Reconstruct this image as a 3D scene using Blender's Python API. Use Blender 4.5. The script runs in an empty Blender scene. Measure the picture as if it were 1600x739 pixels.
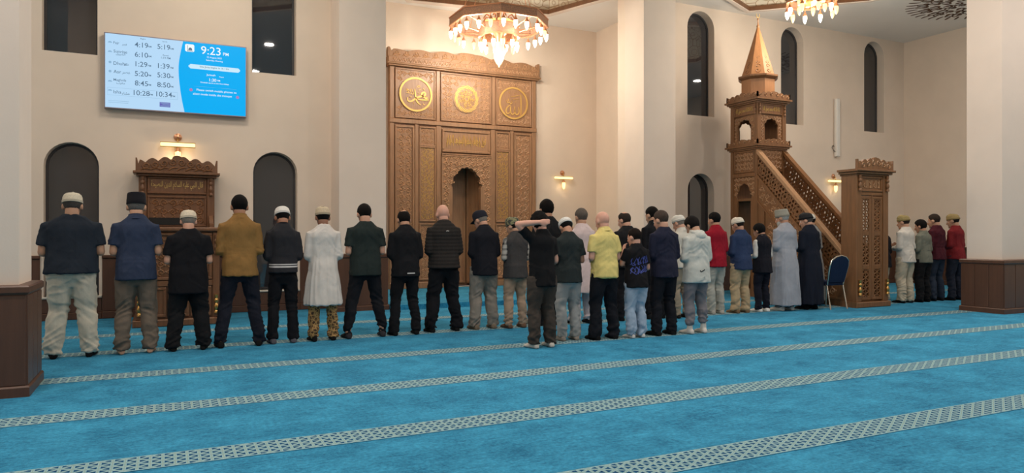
import bpy, bmesh, math, random, unicodedata
import numpy as np
from mathutils import Matrix, Vector, Euler
from mathutils.geometry import tessellate_polygon
from mathutils.bvhtree import BVHTree

D = bpy.data
SC = bpy.context.scene
COL = SC.collection
PI = math.pi

# ------------------------------------------------------------------ camera
FPX = 1109.0                      # focal length in pixels of the 1600 px wide frame
TH = math.atan(FPX / 2280.0)      # the camera looks this far to the right of the wall's normal
EYE = 1.30
cam_d = D.cameras.new('camera')
cam_d.sensor_width = 36.0
cam_d.lens = FPX / 1600.0 * 36.0
cam_d.shift_y = -(369.5 - 366.0) / 1600.0
cam_d.clip_start = 0.05
cam_d.clip_end = 200
cam = D.objects.new('camera', cam_d)
COL.objects.link(cam)
cam.location = (0, 0, EYE)
cam.rotation_euler = (PI / 2, 0, -TH)
SC.camera = cam

# ------------------------------------------------------------------ view, world, large lights
SC.view_settings.view_transform = 'Standard'
SC.view_settings.look = 'None'
SC.view_settings.exposure = 0.0
SC.view_settings.gamma = 1.0
SC.view_settings.use_curve_mapping = False
try:
    SC.cycles.use_denoising = True
    SC.cycles.max_bounces = 8
    SC.cycles.diffuse_bounces = 5
    SC.cycles.sample_clamp_indirect = 6
except Exception:
    pass
world = D.worlds.new('night')
SC.world = world
world.use_nodes = True
world.node_tree.nodes['Background'].inputs[0].default_value = (0.010, 0.011, 0.016, 1)
world.node_tree.nodes['Background'].inputs[1].default_value = 1.0


def area_light(name, loc, sx, sy, power, col, rot=(0, 0, 0)):
    l = D.lights.new(name, 'AREA')
    l.shape = 'RECTANGLE'
    l.size = sx
    l.size_y = sy
    l.energy = power
    l.color = col
    o = D.objects.new(name, l)
    COL.objects.link(o)
    o.location = loc
    o.rotation_euler = rot
    return o


WARM = (1.0, 0.89, 0.80)
LAMP = (1.0, 0.92, 0.79)
DOWNLIGHTS = [(x, y, k) for x in (-5.5, -1.5, 2.5, 6.5, 10.5, 14.5) for y, k in ((-5.0, .55), (-1.5, .5), (2.0, .62), (5.5, 1.75))] + [(-6.0, 9.3, .8), (-3.0, 9.3, .8), (16.0, 7.0, .8)]
DOWN_W = 58.0

# ------------------------------------------------------------------ small helpers
def lin(c):
    return tuple(((v / 255) / 12.92 if v / 255 <= 0.04045 else ((v / 255 + 0.055) / 1.055) ** 2.4) for v in c)


def at(px, py, Y):
    """point on the plane at depth Y that the pixel looks at"""
    u = (px - 800) / FPX
    d = Y / (math.cos(TH) - u * math.sin(TH))
    return (d * (math.sin(TH) + u * math.cos(TH)), EYE - (py - 366) * d / FPX)


class MB:
    """collects verts and faces of one mesh"""

    def __init__(self):
        self.v = []
        self.f = []

    def add(self, vs, fs, M=None):
        n = len(self.v)
        if M is not None:
            vs = [tuple(M @ Vector(p)) for p in vs]
        self.v += [tuple(p) for p in vs]
        self.f += [tuple(i + n for i in f) for f in fs]
        return self

    def box(self, x0, x1, y0, y1, z0, z1, M=None):
        vs = [(x0, y0, z0), (x1, y0, z0), (x1, y1, z0), (x0, y1, z0), (x0, y0, z1), (x1, y0, z1), (x1, y1, z1), (x0, y1, z1)]
        fs = [(3, 2, 1, 0), (4, 5, 6, 7), (0, 1, 5, 4), (1, 2, 6, 5), (2, 3, 7, 6), (3, 0, 4, 7)]
        return self.add(vs, fs, M)

    def bbox(self, x0, x1, y0, y1, z0, z1, b=0.006, M=None):
        """box with chamfered front (-y) edge: a moulding piece"""
        vs = [(x0, y1, z0), (x1, y1, z0), (x1, y1, z1), (x0, y1, z1),
              (x0, y0 + b, z0), (x1, y0 + b, z0), (x1, y0 + b, z1), (x0, y0 + b, z1),
              (x0 + b, y0, z0 + b), (x1 - b, y0, z0 + b), (x1 - b, y0, z1 - b), (x0 + b, y0, z1 - b)]
        fs = [(3, 2, 1, 0)[::-1], (0, 1, 5, 4), (1, 2, 6, 5), (2, 3, 7, 6), (3, 0, 4, 7),
              (4, 5, 9, 8), (5, 6, 10, 9), (6, 7, 11, 10), (7, 4, 8, 11), (8, 9, 10, 11)]
        return self.add(vs, fs, M)

    def loft(self, rings, M=None, cap=True):
        n = len(rings[0])
        vs = [p for r in rings for p in r]
        fs = []
        for k in range(len(rings) - 1):
            for i in range(n):
                j = (i + 1) % n
                fs.append((k * n + i, k * n + j, (k + 1) * n + j, (k + 1) * n + i))
        if cap:
            fs.append(tuple(range(n - 1, -1, -1)))
            fs.append(tuple((len(rings) - 1) * n + i for i in range(n)))
        return self.add(vs, fs, M)

    def lathe(self, prof, n=12, M=None, ph=0.0):
        """profile [(r, z)] around z"""
        rings = [[(r * math.cos(2 * PI * i / n + ph), r * math.sin(2 * PI * i / n + ph), z) for i in range(n)] for r, z in prof]
        return self.loft(rings, M)

    def tube(self, pts, rad, n=10, M=None, flat=1.0):
        """round tube along pts; rad a number or a list"""
        P = [Vector(p) for p in pts]
        if not hasattr(rad, '__len__'):
            rad = [rad] * len(P)
        t0 = (P[1] - P[0]).normalized()
        up = Vector((0, 0, 1)) if abs(t0.z) < 0.9 else Vector((0, 1, 0))
        side = t0.cross(up).normalized()
        rings = []
        for i, p in enumerate(P):
            t = ((P[min(i + 1, len(P) - 1)] - P[max(i - 1, 0)])).normalized()
            side = (side - t * side.dot(t)).normalized()
            b = t.cross(side)
            rings.append([tuple(p + side * (rad[i] * math.cos(2 * PI * k / n)) + b * (rad[i] * flat * math.sin(2 * PI * k / n))) for k in range(n)])
        return self.loft(rings, M)

    def ball(self, c, r, n=12, m=8, M=None):
        if not hasattr(r, '__len__'):
            r = (r, r, r)
        rings = []
        for k in range(m + 1):
            a = PI * (k + 0.02) / (m + 0.04) if k else 0.03
            a = min(a, PI - 0.03)
            rings.append([(c[0] + r[0] * math.sin(a) * math.cos(2 * PI * i / n), c[1] + r[1] * math.sin(a) * math.sin(2 * PI * i / n), c[2] - r[2] * math.cos(a)) for i in range(n)])
        return self.loft(rings, M)

    def plate(self, outer, y0, y1, holes=(), M=None):
        """flat plate in x,z with holes, from depth y0 (front) to y1"""
        loops = [list(outer)] + [list(h) for h in holes]
        flat = [p for l in loops for p in l]
        tris = tessellate_polygon([[Vector((p[0], p[1], 0)) for p in l] for l in loops])
        n = len(flat)
        vs = [(p[0], y0, p[1]) for p in flat] + [(p[0], y1, p[1]) for p in flat]
        fs = [tuple(t) for t in tris] + [(t[2] + n, t[1] + n, t[0] + n) for t in tris]
        o = 0
        for l in loops:
            m = len(l)
            for i in range(m):
                j = (i + 1) % m
                fs.append((o + i, o + j, o + j + n, o + i + n))
            o += m
        return self.add(vs, fs, M)

    def ribbon(self, pts, w, h=0.006, y=0.0, M=None, flat=False):
        """raised stroke on the x,z plane, swelling and tapering; proud of y by h towards -y"""
        n = len(pts)
        if not hasattr(w, '__len__'):
            w = [w * (0.25 + 0.75 * math.sin(PI * (0.08 + 0.84 * i / max(1, n - 1)))) for i in range(n)]
        vs, fs = [], []
        for i, p in enumerate(pts):
            a = pts[max(i - 1, 0)]
            b = pts[min(i + 1, n - 1)]
            dx, dz = b[0] - a[0], b[1] - a[1]
            L = math.hypot(dx, dz) or 1
            nx, nz = -dz / L * w[i] / 2, dx / L * w[i] / 2
            if flat:
                vs += [(p[0] + nx, y, p[1] + nz), (p[0] + nx, y - h, p[1] + nz), (p[0] - nx, y - h, p[1] - nz), (p[0] - nx, y, p[1] - nz)]
            else:
                vs += [(p[0] + nx, y, p[1] + nz), (p[0], y - h, p[1]), (p[0] - nx, y, p[1] - nz)]
        k = 4 if flat else 3
        for i in range(n - 1):
            for j in range(k - 1):
                fs.append((i * k + j, i * k + j + 1, (i + 1) * k + j + 1, (i + 1) * k + j))
        return self.add(vs, fs, M)


def obj(name, mb, mat, parent=None, smooth=False, M=None, kind=None):
    me = D.meshes.new(name)
    me.from_pydata(mb.v, [], mb.f)
    bm = bmesh.new()
    bm.from_mesh(me)
    bmesh.ops.recalc_face_normals(bm, faces=bm.faces)
    bm.to_mesh(me)
    bm.free()
    if smooth:
        me.polygons.foreach_set('use_smooth', [True] * len(me.polygons))
        try:
            me.set_sharp_from_angle(angle=math.radians(42))
        except Exception:
            pass
    return link(name, me, mat, parent, M, kind)


def link(name, me, mat, parent=None, M=None, kind=None):
    if mat is not None:
        me.materials.clear()
        me.materials.append(mat)
    o = D.objects.new(name, me)
    COL.objects.link(o)
    if parent is not None:
        o.parent = parent
    if M is not None:
        o.matrix_local = M
    if kind:
        o['kind'] = kind
    return o


def clone(o, name, parent=None, M=None):
    c = o.copy()
    c.name = name
    COL.objects.link(c)
    c.parent = parent
    if M is not None:
        c.matrix_local = M
    return c


def thing(name, label, cat, loc=(0, 0, 0), rz=0.0, group=None):
    o = D.objects.new(name, None)
    COL.objects.link(o)
    o.location = loc
    o.rotation_euler = (0, 0, rz)
    o.empty_display_size = 0.1
    return tag(o, label, cat, group)


def tag(o, label, cat, group=None):
    o['label'] = label
    o['category'] = cat
    if group:
        o['group'] = group
    return o


def struct(o):
    o['kind'] = 'structure'
    return o


def T(x=0, y=0, z=0, rz=0.0, rx=0.0, ry=0.0, s=1.0):
    return Matrix.Translation((x, y, z)) @ Euler((rx, ry, rz)).to_matrix().to_4x4() @ Matrix.Scale(s, 4)


# ------------------------------------------------------------------ materials
class NT:
    def __init__(self, name):
        self.m = D.materials.new(name)
        self.m.use_nodes = True
        self.t = self.m.node_tree
        self.b = self.t.nodes['Principled BSDF']

    def n(self, typ, **kw):
        x = self.t.nodes.new(typ)
        for k, v in kw.items():
            setattr(x, k, v)
        return x

    def l(self, a, b):
        self.t.links.new(a, b)

    def math(self, op, a, b=None):
        x = self.n('ShaderNodeMath', operation=op)
        for i, v in enumerate((a, b)):
            if v is None:
                continue
            if isinstance(v, (int, float)):
                x.inputs[i].default_value = v
            else:
                self.l(v, x.inputs[i])
        return x.outputs[0]

    def mix(self, fac, a, b):
        x = self.n('ShaderNodeMix', data_type='RGBA')
        for k, v in ((0, fac), (6, a), (7, b)):
            if isinstance(v, (int, float)):
                x.inputs[k].default_value = v
            elif isinstance(v, tuple):
                x.inputs[k].default_value = (*v[:3], 1)
            else:
                self.l(v, x.inputs[k])
        return x.outputs[2]

    def coord(self, scale=(1, 1, 1), which='Object'):
        tc = self.n('ShaderNodeTexCoord')
        mp = self.n('ShaderNodeMapping')
        mp.inputs['Scale'].default_value = scale
        self.l(tc.outputs[which], mp.inputs[0])
        return mp.outputs[0]

    def noise(self, vec, scale, detail=3, rough=0.55):
        x = self.n('ShaderNodeTexNoise')
        x.inputs['Scale'].default_value = scale
        x.inputs['Detail'].default_value = detail
        x.inputs['Roughness'].default_value = rough
        self.l(vec, x.inputs['Vector'])
        return x.outputs['Fac']

    def ramp(self, fac, lo, hi):
        x = self.n('ShaderNodeMapRange')
        x.inputs[1].default_value = lo
        x.inputs[2].default_value = hi
        self.l(fac, x.inputs[0])
        return x.outputs[0]

    def bump(self, h, strength=0.3, dist=0.01):
        x = self.n('ShaderNodeBump')
        x.inputs['Strength'].default_value = strength
        x.inputs['Distance'].default_value = dist
        self.l(h, x.inputs['Height'])
        self.l(x.outputs[0], self.b.inputs['Normal'])

    def base(self, c, rough=0.6, metal=0.0):
        if isinstance(c, tuple):
            self.b.inputs['Base Color'].default_value = (*c[:3], 1)
        else:
            self.l(c, self.b.inputs['Base Color'])
        self.b.inputs['Roughness'].default_value = rough
        self.b.inputs['Metallic'].default_value = metal
        return self


def plain(name, rgb, rough=0.6, metal=0.0):
    return NT(name).base(lin(rgb), rough, metal).m


def plaster(name, rgb, dark=0.93):
    t = NT(name)
    v = t.coord()
    c = lin(rgb)
    f = t.noise(v, 1.3, 4)
    t.base(t.mix(t.ramp(f, 0.3, 0.7), tuple(x * dark for x in c), c), 0.85)
    t.bump(t.noise(v, 60, 3), 0.06, 0.01)
    return t.m


def wood(name, rgb, dark=0.62, grain=(9, 9, 0.8), rough=0.42):
    t = NT(name)
    v = t.coord(grain)
    c = lin(rgb)
    n1 = t.noise(v, 3.0, 5, 0.65)
    n2 = t.noise(t.coord((1, 1, 1)), 1.2, 2)
    f = t.math('ADD', t.math('MULTIPLY', n1, 0.75), t.math('MULTIPLY', n2, 0.25))
    t.base(t.mix(t.ramp(f, 0.34, 0.66), tuple(x * dark for x in c), c), rough)
    t.bump(n1, 0.12, 0.004)
    return t.m


def cloth(name, rgb, var=0.82, scale=220, rough=0.92, bump=0.35, sheen=0.0):
    t = NT(name)
    v = t.coord()
    c = lin(rgb)
    f = t.noise(v, 5, 4)
    t.base(t.mix(t.ramp(f, 0.3, 0.7), tuple(x * var for x in c), c), rough)
    w = t.noise(t.coord((1, 1, 0.7)), 16, 4, 0.6)
    h = t.math('ADD', t.math('MULTIPLY', w, 1.0), t.math('MULTIPLY', t.noise(v, scale, 1), 0.10))
    t.bump(h, bump, 0.02)
    t.b.inputs['Specular IOR Level'].default_value = 0.2
    return t.m


def emit(name, rgb, s, base=(6, 6, 6)):
    t = NT(name)
    t.base(lin(base), 0.4)
    t.b.inputs['Specular IOR Level'].default_value = 0.1 if name.startswith('screen') else 0.5
    t.b.inputs['Emission Color'].default_value = (*lin(rgb), 1)
    t.b.inputs['Emission Strength'].default_value = s
    return t.m


M = {}
M['wall'] = plaster('cream_plaster', (228, 210, 192))
M['ceil'] = plaster('ceiling_plaster', (238, 232, 224), 0.96)
M['pillar'] = plaster('pillar_plaster', (230, 213, 198))
M['wood'] = wood('carved_walnut', (164, 122, 88))
M['wood_hi'] = wood('walnut_relief', (186, 142, 104), 0.75)
M['wood_minbar'] = wood('minbar_walnut', (140, 96, 60))
M['wood_spire'] = wood('spire_walnut', (172, 120, 78), 0.75)
M['wood_dark'] = wood('pulpit_walnut', (124, 84, 56))
M['wood_dark_hi'] = wood('pulpit_relief', (140, 98, 66), 0.75)
M['wainscot'] = wood('wainscot_veneer', (94, 62, 45), 0.7, (5, 5, 0.4), 0.38)
M['gold'] = NT('gold_leaf').base(lin((206, 164, 92)), 0.5, 0.5).m
M['gold_dull'] = NT('dull_gold_paint').base(lin((200, 165, 100)), 0.5, 0.3).m
M['brass'] = NT('brass').base(lin((205, 160, 95)), 0.28, 0.9).m
M['copper'] = NT('rose_copper').base(lin((205, 150, 115)), 0.32, 0.75).m
M['bulb'] = emit('lit_bulb', (255, 238, 205), 9.0)
M['bulb_dim'] = emit('soft_bulb', (255, 214, 140), 2.4)
M['bowl'] = emit('lit_alabaster_bowl', (255, 222, 165), 1.15, (200, 190, 170))
M['crystal'] = emit('lit_crystal', (255, 200, 120), 1.6, (200, 170, 120))
M['tube_lamp'] = emit('lit_picture_lamp', (255, 236, 165), 1.3, (200, 190, 150))
M['frame_dark'] = plain('dark_window_frame', (58, 56, 58), 0.4)
M['sill'] = plain('pale_sill', (205, 196, 182), 0.6)
M['black'] = plain('black_matte', (14, 13, 13), 0.7)
M['white_metal'] = plain('white_enamel', (225, 220, 212), 0.4)
M['chrome'] = plain('chrome_tube', (215, 205, 190), 0.22, 0.9)
M['screen_frame'] = plain('screen_bezel', (150, 140, 150), 0.35, 0.3)


def glass_mat():
    t = NT('night_window_glass')
    t.base((0.030, 0.030, 0.034), 0.02)
    t.b.inputs['IOR'].default_value = 1.65
    t.b.inputs['Coat Weight'].default_value = 0.6
    t.b.inputs['Coat Roughness'].default_value = 0.01
    return t.m


M['glass'] = glass_mat()


def carpet_mat():
    t = NT('blue_carpet')
    v = t.coord((1, 1, 1))
    a = t.noise(v, 2.2, 6, 0.7)
    b = t.noise(v, 38, 4, 0.75)
    c = t.noise(t.coord((1.4, 6, 1)), 5, 5, 0.7)
    f = t.math('ADD', t.math('ADD', t.math('MULTIPLY', a, 0.38), t.math('MULTIPLY', b, 0.38)), t.math('MULTIPLY', c, 0.24))
    t.base(t.mix(t.ramp(f, 0.40, 0.60), lin((10, 92, 130)), lin((62, 160, 200))), 0.95)
    t.b.inputs['Specular IOR Level'].default_value = 0.1
    t.b.inputs['Sheen Weight'].default_value = 0.22
    t.b.inputs['Sheen Tint'].default_value = (0.35, 0.72, 0.85, 1)
    t.b.inputs['Sheen Roughness'].default_value = 0.45
    t.bump(t.math('ADD', b, t.noise(v, 260, 2)), 0.5, 0.012)
    return t.m


def stripe_mat():
    """woven border: interlaced six-point stars, pale lines on navy, framed by two pale edges"""
    t = NT('carpet_star_border')
    tc = t.n('ShaderNodeTexCoord')
    sp = t.n('ShaderNodeSeparateXYZ')
    t.l(tc.outputs['Object'], sp.inputs[0])
    x, y = sp.outputs[0], sp.outputs[1]
    P = 0.128
    line = None
    edge = None
    for ang in (0, 60, 120):
        a = math.radians(ang)
        p = t.math('ADD', t.math('MULTIPLY', x, math.cos(a) / P), t.math('MULTIPLY', y, math.sin(a) / P))
        fr = t.math('FRACT', t.math('ADD', p, 100.25))
        d = t.math('ABSOLUTE', t.math('SUBTRACT', t.math('ABSOLUTE', t.math('SUBTRACT', fr, 0.5)), 0.25))
        line = d if line is None else t.math('MINIMUM', line, d)
    lm = t.math('LESS_THAN', line, 0.074)
    core = t.math('LESS_THAN', line, 0.022)
    ya = t.math('ABSOLUTE', y)
    border = t.math('GREATER_THAN', ya, 0.122)
    rim = t.math('GREATER_THAN', ya, 0.136)
    v = t.coord()
    nz = t.ramp(t.noise(v, 70, 3), 0.3, 0.7)
    pale = t.mix(nz, lin((104, 148, 160)), lin((156, 186, 188)))
    navy = t.mix(nz, lin((8, 52, 92)), lin((20, 80, 120)))
    c = t.mix(lm, navy, pale)
    c = t.mix(core, c, lin((138, 158, 152)))
    c = t.mix(border, c, pale)
    c = t.mix(rim, c, lin((40, 110, 140)))
    t.base(c, 0.95)
    t.b.inputs['Specular IOR Level'].default_value = 0.1
    t.bump(t.math('ADD', lm, t.noise(v, 200, 2)), 0.3, 0.006)
    return t.m


def dome_mat():
    """cream dome lining painted with brown interlaced rings"""
    t = NT('painted_dome_lining')
    v = t.coord((1, 1, 1))
    e = t.n('ShaderNodeTexVoronoi', feature='DISTANCE_TO_EDGE')
    e.inputs['Scale'].default_value = 4.2
    e.inputs['Randomness'].default_value = 0.55
    t.l(v, e.inputs['Vector'])
    e2 = t.n('ShaderNodeTexVoronoi', feature='F1')
    e2.inputs['Scale'].default_value = 4.2
    e2.inputs['Randomness'].default_value = 0.55
    t.l(v, e2.inputs['Vector'])
    l1 = t.math('LESS_THAN', e.outputs[0], 0.035)
    ring = t.math('LESS_THAN', t.math('ABSOLUTE', t.math('SUBTRACT', e2.outputs[0], 0.34)), 0.035)
    m = t.math('MAXIMUM', l1, t.math('MULTIPLY', ring, 0.7))
    t.base(t.mix(m, lin((218, 208, 190)), lin((176, 152, 124))), 0.8)
    return t.m


def leaf_pane_mat():
    return M['glass']


M['carpet'] = carpet_mat()
M['stripe'] = stripe_mat()
M['dome'] = dome_mat()

# ------------------------------------------------------------------ lettering
_F = {}
for _cp in range(0xFE70, 0xFEFD):
    _d = unicodedata.decomposition(chr(_cp)).split()
    if len(_d) in (2, 3):
        _F[(''.join(chr(int(h, 16)) for h in _d[1:]), _d[0])] = chr(_cp)


def arabic(s):
    u, i = [], 0
    while i < len(s):
        if s[i] == 'ل' and s[i + 1:i + 2] in ('ا', 'أ', 'إ', 'آ') and s[i + 1:i + 2]:
            u.append(s[i:i + 2])
            i += 2
        else:
            u.append(s[i])
            i += 1
    out = []
    for i, c in enumerate(u):
        pv = u[i - 1] if i else ' '
        nx = u[i + 1] if i + 1 < len(u) else ' '
        jp = (pv, '<initial>') in _F and (c, '<final>') in _F
        jn = (c, '<initial>') in _F and (nx, '<final>') in _F
        k = '<medial>' if jp and jn else '<final>' if jp else '<initial>' if jn else '<isolated>'
        out.append(_F.get((c, k), _F.get((c, '<isolated>'), c)))
    return ''.join(reversed(out))


def letters(name, s, mat, parent, x, z, y, h=None, w=None, extrude=0.0006, align='C', off=0.0, shear=0.0):
    """raised or printed lettering facing -y; fitted to width w and / or height h around (x, z)"""
    cu = D.curves.new(name, 'FONT')
    cu.body = s
    cu.size = 1.0
    cu.extrude = 0.0
    cu.offset = off
    cu.resolution_u = 3
    o = D.objects.new(name, cu)
    COL.objects.link(o)
    dg = bpy.context.evaluated_depsgraph_get()
    me = D.meshes.new_from_object(o.evaluated_get(dg))
    D.objects.remove(o)
    D.curves.remove(cu)
    n = len(me.vertices)
    if n == 0:
        return None
    co = np.empty(n * 3)
    me.vertices.foreach_get('co', co)
    co = co.reshape(-1, 3)
    lo, hi = co.min(0), co.max(0)
    sx = sz = None
    if w is not None:
        sx = w / (hi[0] - lo[0])
    if h is not None:
        sz = h / (hi[1] - lo[1])
    sx = sx or sz
    sz = sz or sx
    cx = {'C': (lo[0] + hi[0]) / 2, 'L': lo[0], 'R': hi[0]}[align]
    X = (co[:, 0] - cx) * sx + x
    Z = (co[:, 1] - (lo[1] + hi[1]) / 2) * sz
    X = X + shear * Z
    Z = Z + z
    fs = [tuple(p.vertices) for p in me.polygons]
    D.meshes.remove(me)
    mb = MB()
    vs = [(X[i], y - extrude, Z[i]) for i in range(n)]
    mb.add(vs, fs)
    if extrude > 0.002:     # give carved letters sides
        ed = {}
        for f in fs:
            for i in range(len(f)):
                k = (f[i], f[(i + 1) % len(f)])
                ed[k] = ed.get(k, 0) + 1
        mb.v += [(X[i], y, Z[i]) for i in range(n)]
        for (a, b) in ed:
            if (b, a) not in ed:
                mb.f.append((b, a, a + n, b + n))
    return obj(name, mb, mat, parent)


def curve(pts, n=12):
    """smooth Catmull-Rom path through 2D points"""
    out = []
    P = [pts[0]] + list(pts) + [pts[-1]]
    per = max(2, n // max(1, len(pts) - 1))
    for k in range(1, len(P) - 2):
        p0, p1, p2, p3 = P[k - 1], P[k], P[k + 1], P[k + 2]
        for i in range(per):
            t = i / per
            out.append(tuple(0.5 * (2 * p1[c] + (p2[c] - p0[c]) * t + (2 * p0[c] - 5 * p1[c] + 4 * p2[c] - p3[c]) * t * t + (3 * p1[c] - p0[c] - 3 * p2[c] + p3[c]) * t ** 3) for c in (0, 1)))
    out.append(tuple(pts[-1]))
    return out


# ------------------------------------------------------------------ carving patterns
def spiral(cx, cz, r, a0, turns, sgn=1, n=13):
    out = []
    for i in range(n):
        t = i / (n - 1)
        a = a0 + sgn * turns * 2 * PI * t
        rr = r * (1 - 0.82 * t)
        out.append((cx + rr * math.cos(a), cz + rr * math.sin(a)))
    return out


def scrolls(mb, x0, x1, z0, z1, cell, y=0.0, h=0.008, w=0.02, clip=None, seed=1):
    """arabesque: mirrored vine scrolls with leaves, cell by cell"""
    rnd = random.Random(seed)
    nx = max(1, round((x1 - x0) / cell))
    nz = max(1, round((z1 - z0) / cell))
    cx, cz = (x1 - x0) / nx, (z1 - z0) / nz
    r = 0.47 * min(cx, cz)
    for i in range(nx):
        for k in range(nz):
            px, pz = x0 + (i + .5) * cx, z0 + (k + .5) * cz
            if clip and not clip(px, pz):
                continue
            sg = 1 if (i + k) % 2 == 0 else -1
            if i >= nx / 2:
                sg = -sg
            a0 = (0.5 * PI if k % 2 else -0.5 * PI)
            mb.ribbon(spiral(px, pz, r, a0, 1.35, sg), w, h, y)
            for q in range(3):
                a = a0 + sg * (0.9 + q * 1.7)
                lx, lz = px + r * 1.0 * math.cos(a), pz + r * 1.0 * math.sin(a)
                ex, ez = px + r * 1.5 * math.cos(a + sg * .5), pz + r * 1.5 * math.sin(a + sg * .5)
                ex = min(max(ex, x0), x1)
                ez = min(max(ez, z0), z1)
                mb.ribbon([(lx, lz), ((lx + ex) / 2 + 0.1 * r * math.cos(a + 1.6), (lz + ez) / 2 + 0.1 * r * math.sin(a + 1.6)), (ex, ez)], [w * .3, w * 1.15, w * .2], h * .8, y)
            mb.ribbon([(px - r * .16, pz - r * .16), (px, pz), (px + r * .16, pz + r * .16)], [w * .5, w * 1.4, w * .5], h * 1.1, y)
    return mb


def clip_seg(p, q, poly):
    """part of segment p-q inside a convex polygon (counter-clockwise)"""
    t0, t1 = 0.0, 1.0
    dx, dz = q[0] - p[0], q[1] - p[1]
    m = len(poly)
    for i in range(m):
        a, b = poly[i], poly[(i + 1) % m]
        nx, nz = -(b[1] - a[1]), b[0] - a[0]
        num = nx * (p[0] - a[0]) + nz * (p[1] - a[1])
        den = nx * dx + nz * dz
        if abs(den) < 1e-9:
            if num < 0:
                return None
            continue
        t = -num / den
        if den > 0:
            t0 = max(t0, t)
        else:
            t1 = min(t1, t)
    if t1 - t0 < 1e-4:
        return None
    return (p[0] + dx * t0, p[1] + dz * t0), (p[0] + dx * t1, p[1] + dz * t1)


def lattice(mb, poly, P, w, y0, y1, rot=0.0, double=True):
    """pierced star lattice: three families of bars clipped to a convex polygon"""
    area = sum(poly[i][0] * poly[(i + 1) % len(poly)][1] - poly[(i + 1) % len(poly)][0] * poly[i][1] for i in range(len(poly)))
    if area < 0:
        poly = poly[::-1]
    cx = sum(p[0] for p in poly) / len(poly)
    cz = sum(p[1] for p in poly) / len(poly)
    R = max(math.hypot(p[0] - cx, p[1] - cz) for p in poly) + P
    offs = (-0.25, 0.25) if double else (0.0,)
    for k in range(3):
        a = rot + k * PI / 3
        dx, dz = math.cos(a), math.sin(a)
        nx, nz = -dz, dx
        for i in range(-int(R / P) - 1, int(R / P) + 2):
            for of in offs:
                o = (i + of) * P
                s = clip_seg((cx + nx * o - dx * R, cz + nz * o - dz * R), (cx + nx * o + dx * R, cz + nz * o + dz * R), poly)
                if not s:
                    continue
                (ax, az), (bx, bz) = s
                hx, hz = nx * w / 2, nz * w / 2
                e = 0.0004 * k
                vs = [(ax + hx, y0 + e, az + hz), (bx + hx, y0 + e, bz + hz), (bx - hx, y0 + e, bz - hz), (ax - hx, y0 + e, az - hz)]
                vs += [(v[0], y1, v[2]) for v in vs]
                mb.add(vs, [(3, 2, 1, 0), (4, 5, 6, 7), (0, 1, 5, 4), (1, 2, 6, 5), (2, 3, 7, 6), (3, 0, 4, 7)])
    return mb


def arch_pts(cx, w, z0, z1, n=14):
    """round-headed opening, counter-clockwise from bottom left"""
    r = w / 2
    zs = z1 - r
    pts = [(cx - r, z0), (cx + r, z0)]
    for i in range(n + 1):
        a = PI * i / n
        pts.append((cx + r * math.cos(a), zs + r * math.sin(a)))
    return pts


def lobed_pts(cx, w, z0, zs, z1, lobes=7, n=4):
    """scalloped arch opening: straight sides to zs, lobes up to z1"""
    r = w / 2
    pts = [(cx - r, z0), (cx + r, z0), (cx + r, zs)]
    knots = []
    for i in range(lobes + 1):
        a = PI * i / lobes
        knots.append((cx + r * math.cos(a) * (1 - 0.0), zs + (z1 - zs) * math.sin(a)))
    for i in range(lobes):
        p, q = knots[i], knots[i + 1]
        mx, mz = (p[0] + q[0]) / 2 - cx, (p[1] + q[1]) / 2 - zs
        L = math.hypot(mx, mz) or 1
        d = math.hypot(q[0] - p[0], q[1] - p[1])
        for k in range(1, n + 1):
            t = k / n
            b = math.sin(PI * t) * d * 0.26
            pts.append((p[0] + (q[0] - p[0]) * t + mx / L * b, p[1] + (q[1] - p[1]) * t + mz / L * b))
    return pts


def crown_pts(w, h, n=48, ends=0.09):
    """cresting outline: raised ends, waves rising to a tall middle; x from 0 to w"""
    top = []
    for i in range(n + 1):
        t = i / n
        m = abs(2 * t - 1)
        z = h * (0.40 + 0.36 * (1 - m) ** 0.8 + 0.22 * abs(math.sin(PI * t * 6.5 + PI * .25 * (1 if t < .5 else -1))))
        if m > 1 - ends:
            z = h * 0.78
        elif m > 1 - ends * 1.9:
            z = h * 0.42
        if m < 0.10:
            z = h * (0.93 + 0.07 * math.cos(m / 0.10 * PI / 2))
        top.append((w * t, z))
    return [(0, 0), (w, 0)] + top[::-1]


def frame(mb, x0, x1, z0, z1, t, y0, y1, b=0.006):
    """four mitre-less moulding bars around a rectangle"""
    mb.bbox(x0, x1, y0, y1, z0, z0 + t, b)
    mb.bbox(x0, x1, y0, y1, z1 - t, z1, b)
    mb.bbox(x0, x0 + t, y0, y1, z0 + t, z1 - t, b)
    mb.bbox(x1 - t, x1, y0, y1, z0 + t, z1 - t, b)
    return mb


SPINDLE = [(0.014, 0), (0.03, 0.0), (0.03, 0.03), (0.018, 0.045), (0.03, 0.075), (0.034, 0.10), (0.022, 0.13), (0.016, 0.15), (0.03, 0.17), (0.03, 0.20), (0.018, 0.215), (0.024, 0.24), (0.026, 0.27), (0.014, 0.275)]

# ================================================================== the room
YW = 12.63            # face of the wall towards which the rows stand
YA = 15.40            # back wall of the apse
XR = 17.93            # right end wall
ZC = 6.47             # ceiling

floor = struct(obj('floor', MB().box(-9, XR, -7, YW + .3, -0.2, 0.0), M['carpet']))
smb = MB().box(-13.4, 13.4, -0.14, 0.14, 0.0005, 0.003)
st0 = None
for yy in (3.23, 4.545, 5.92, 7.42, 8.95, 10.44, 1.95, 0.70):
    mm = T(4.46, yy, 0)
    if st0 is None:
        st0 = obj('carpet_stripe', smb, M['stripe'], floor, M=mm)
    else:
        clone(st0, 'carpet_stripe', floor, mm)

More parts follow.
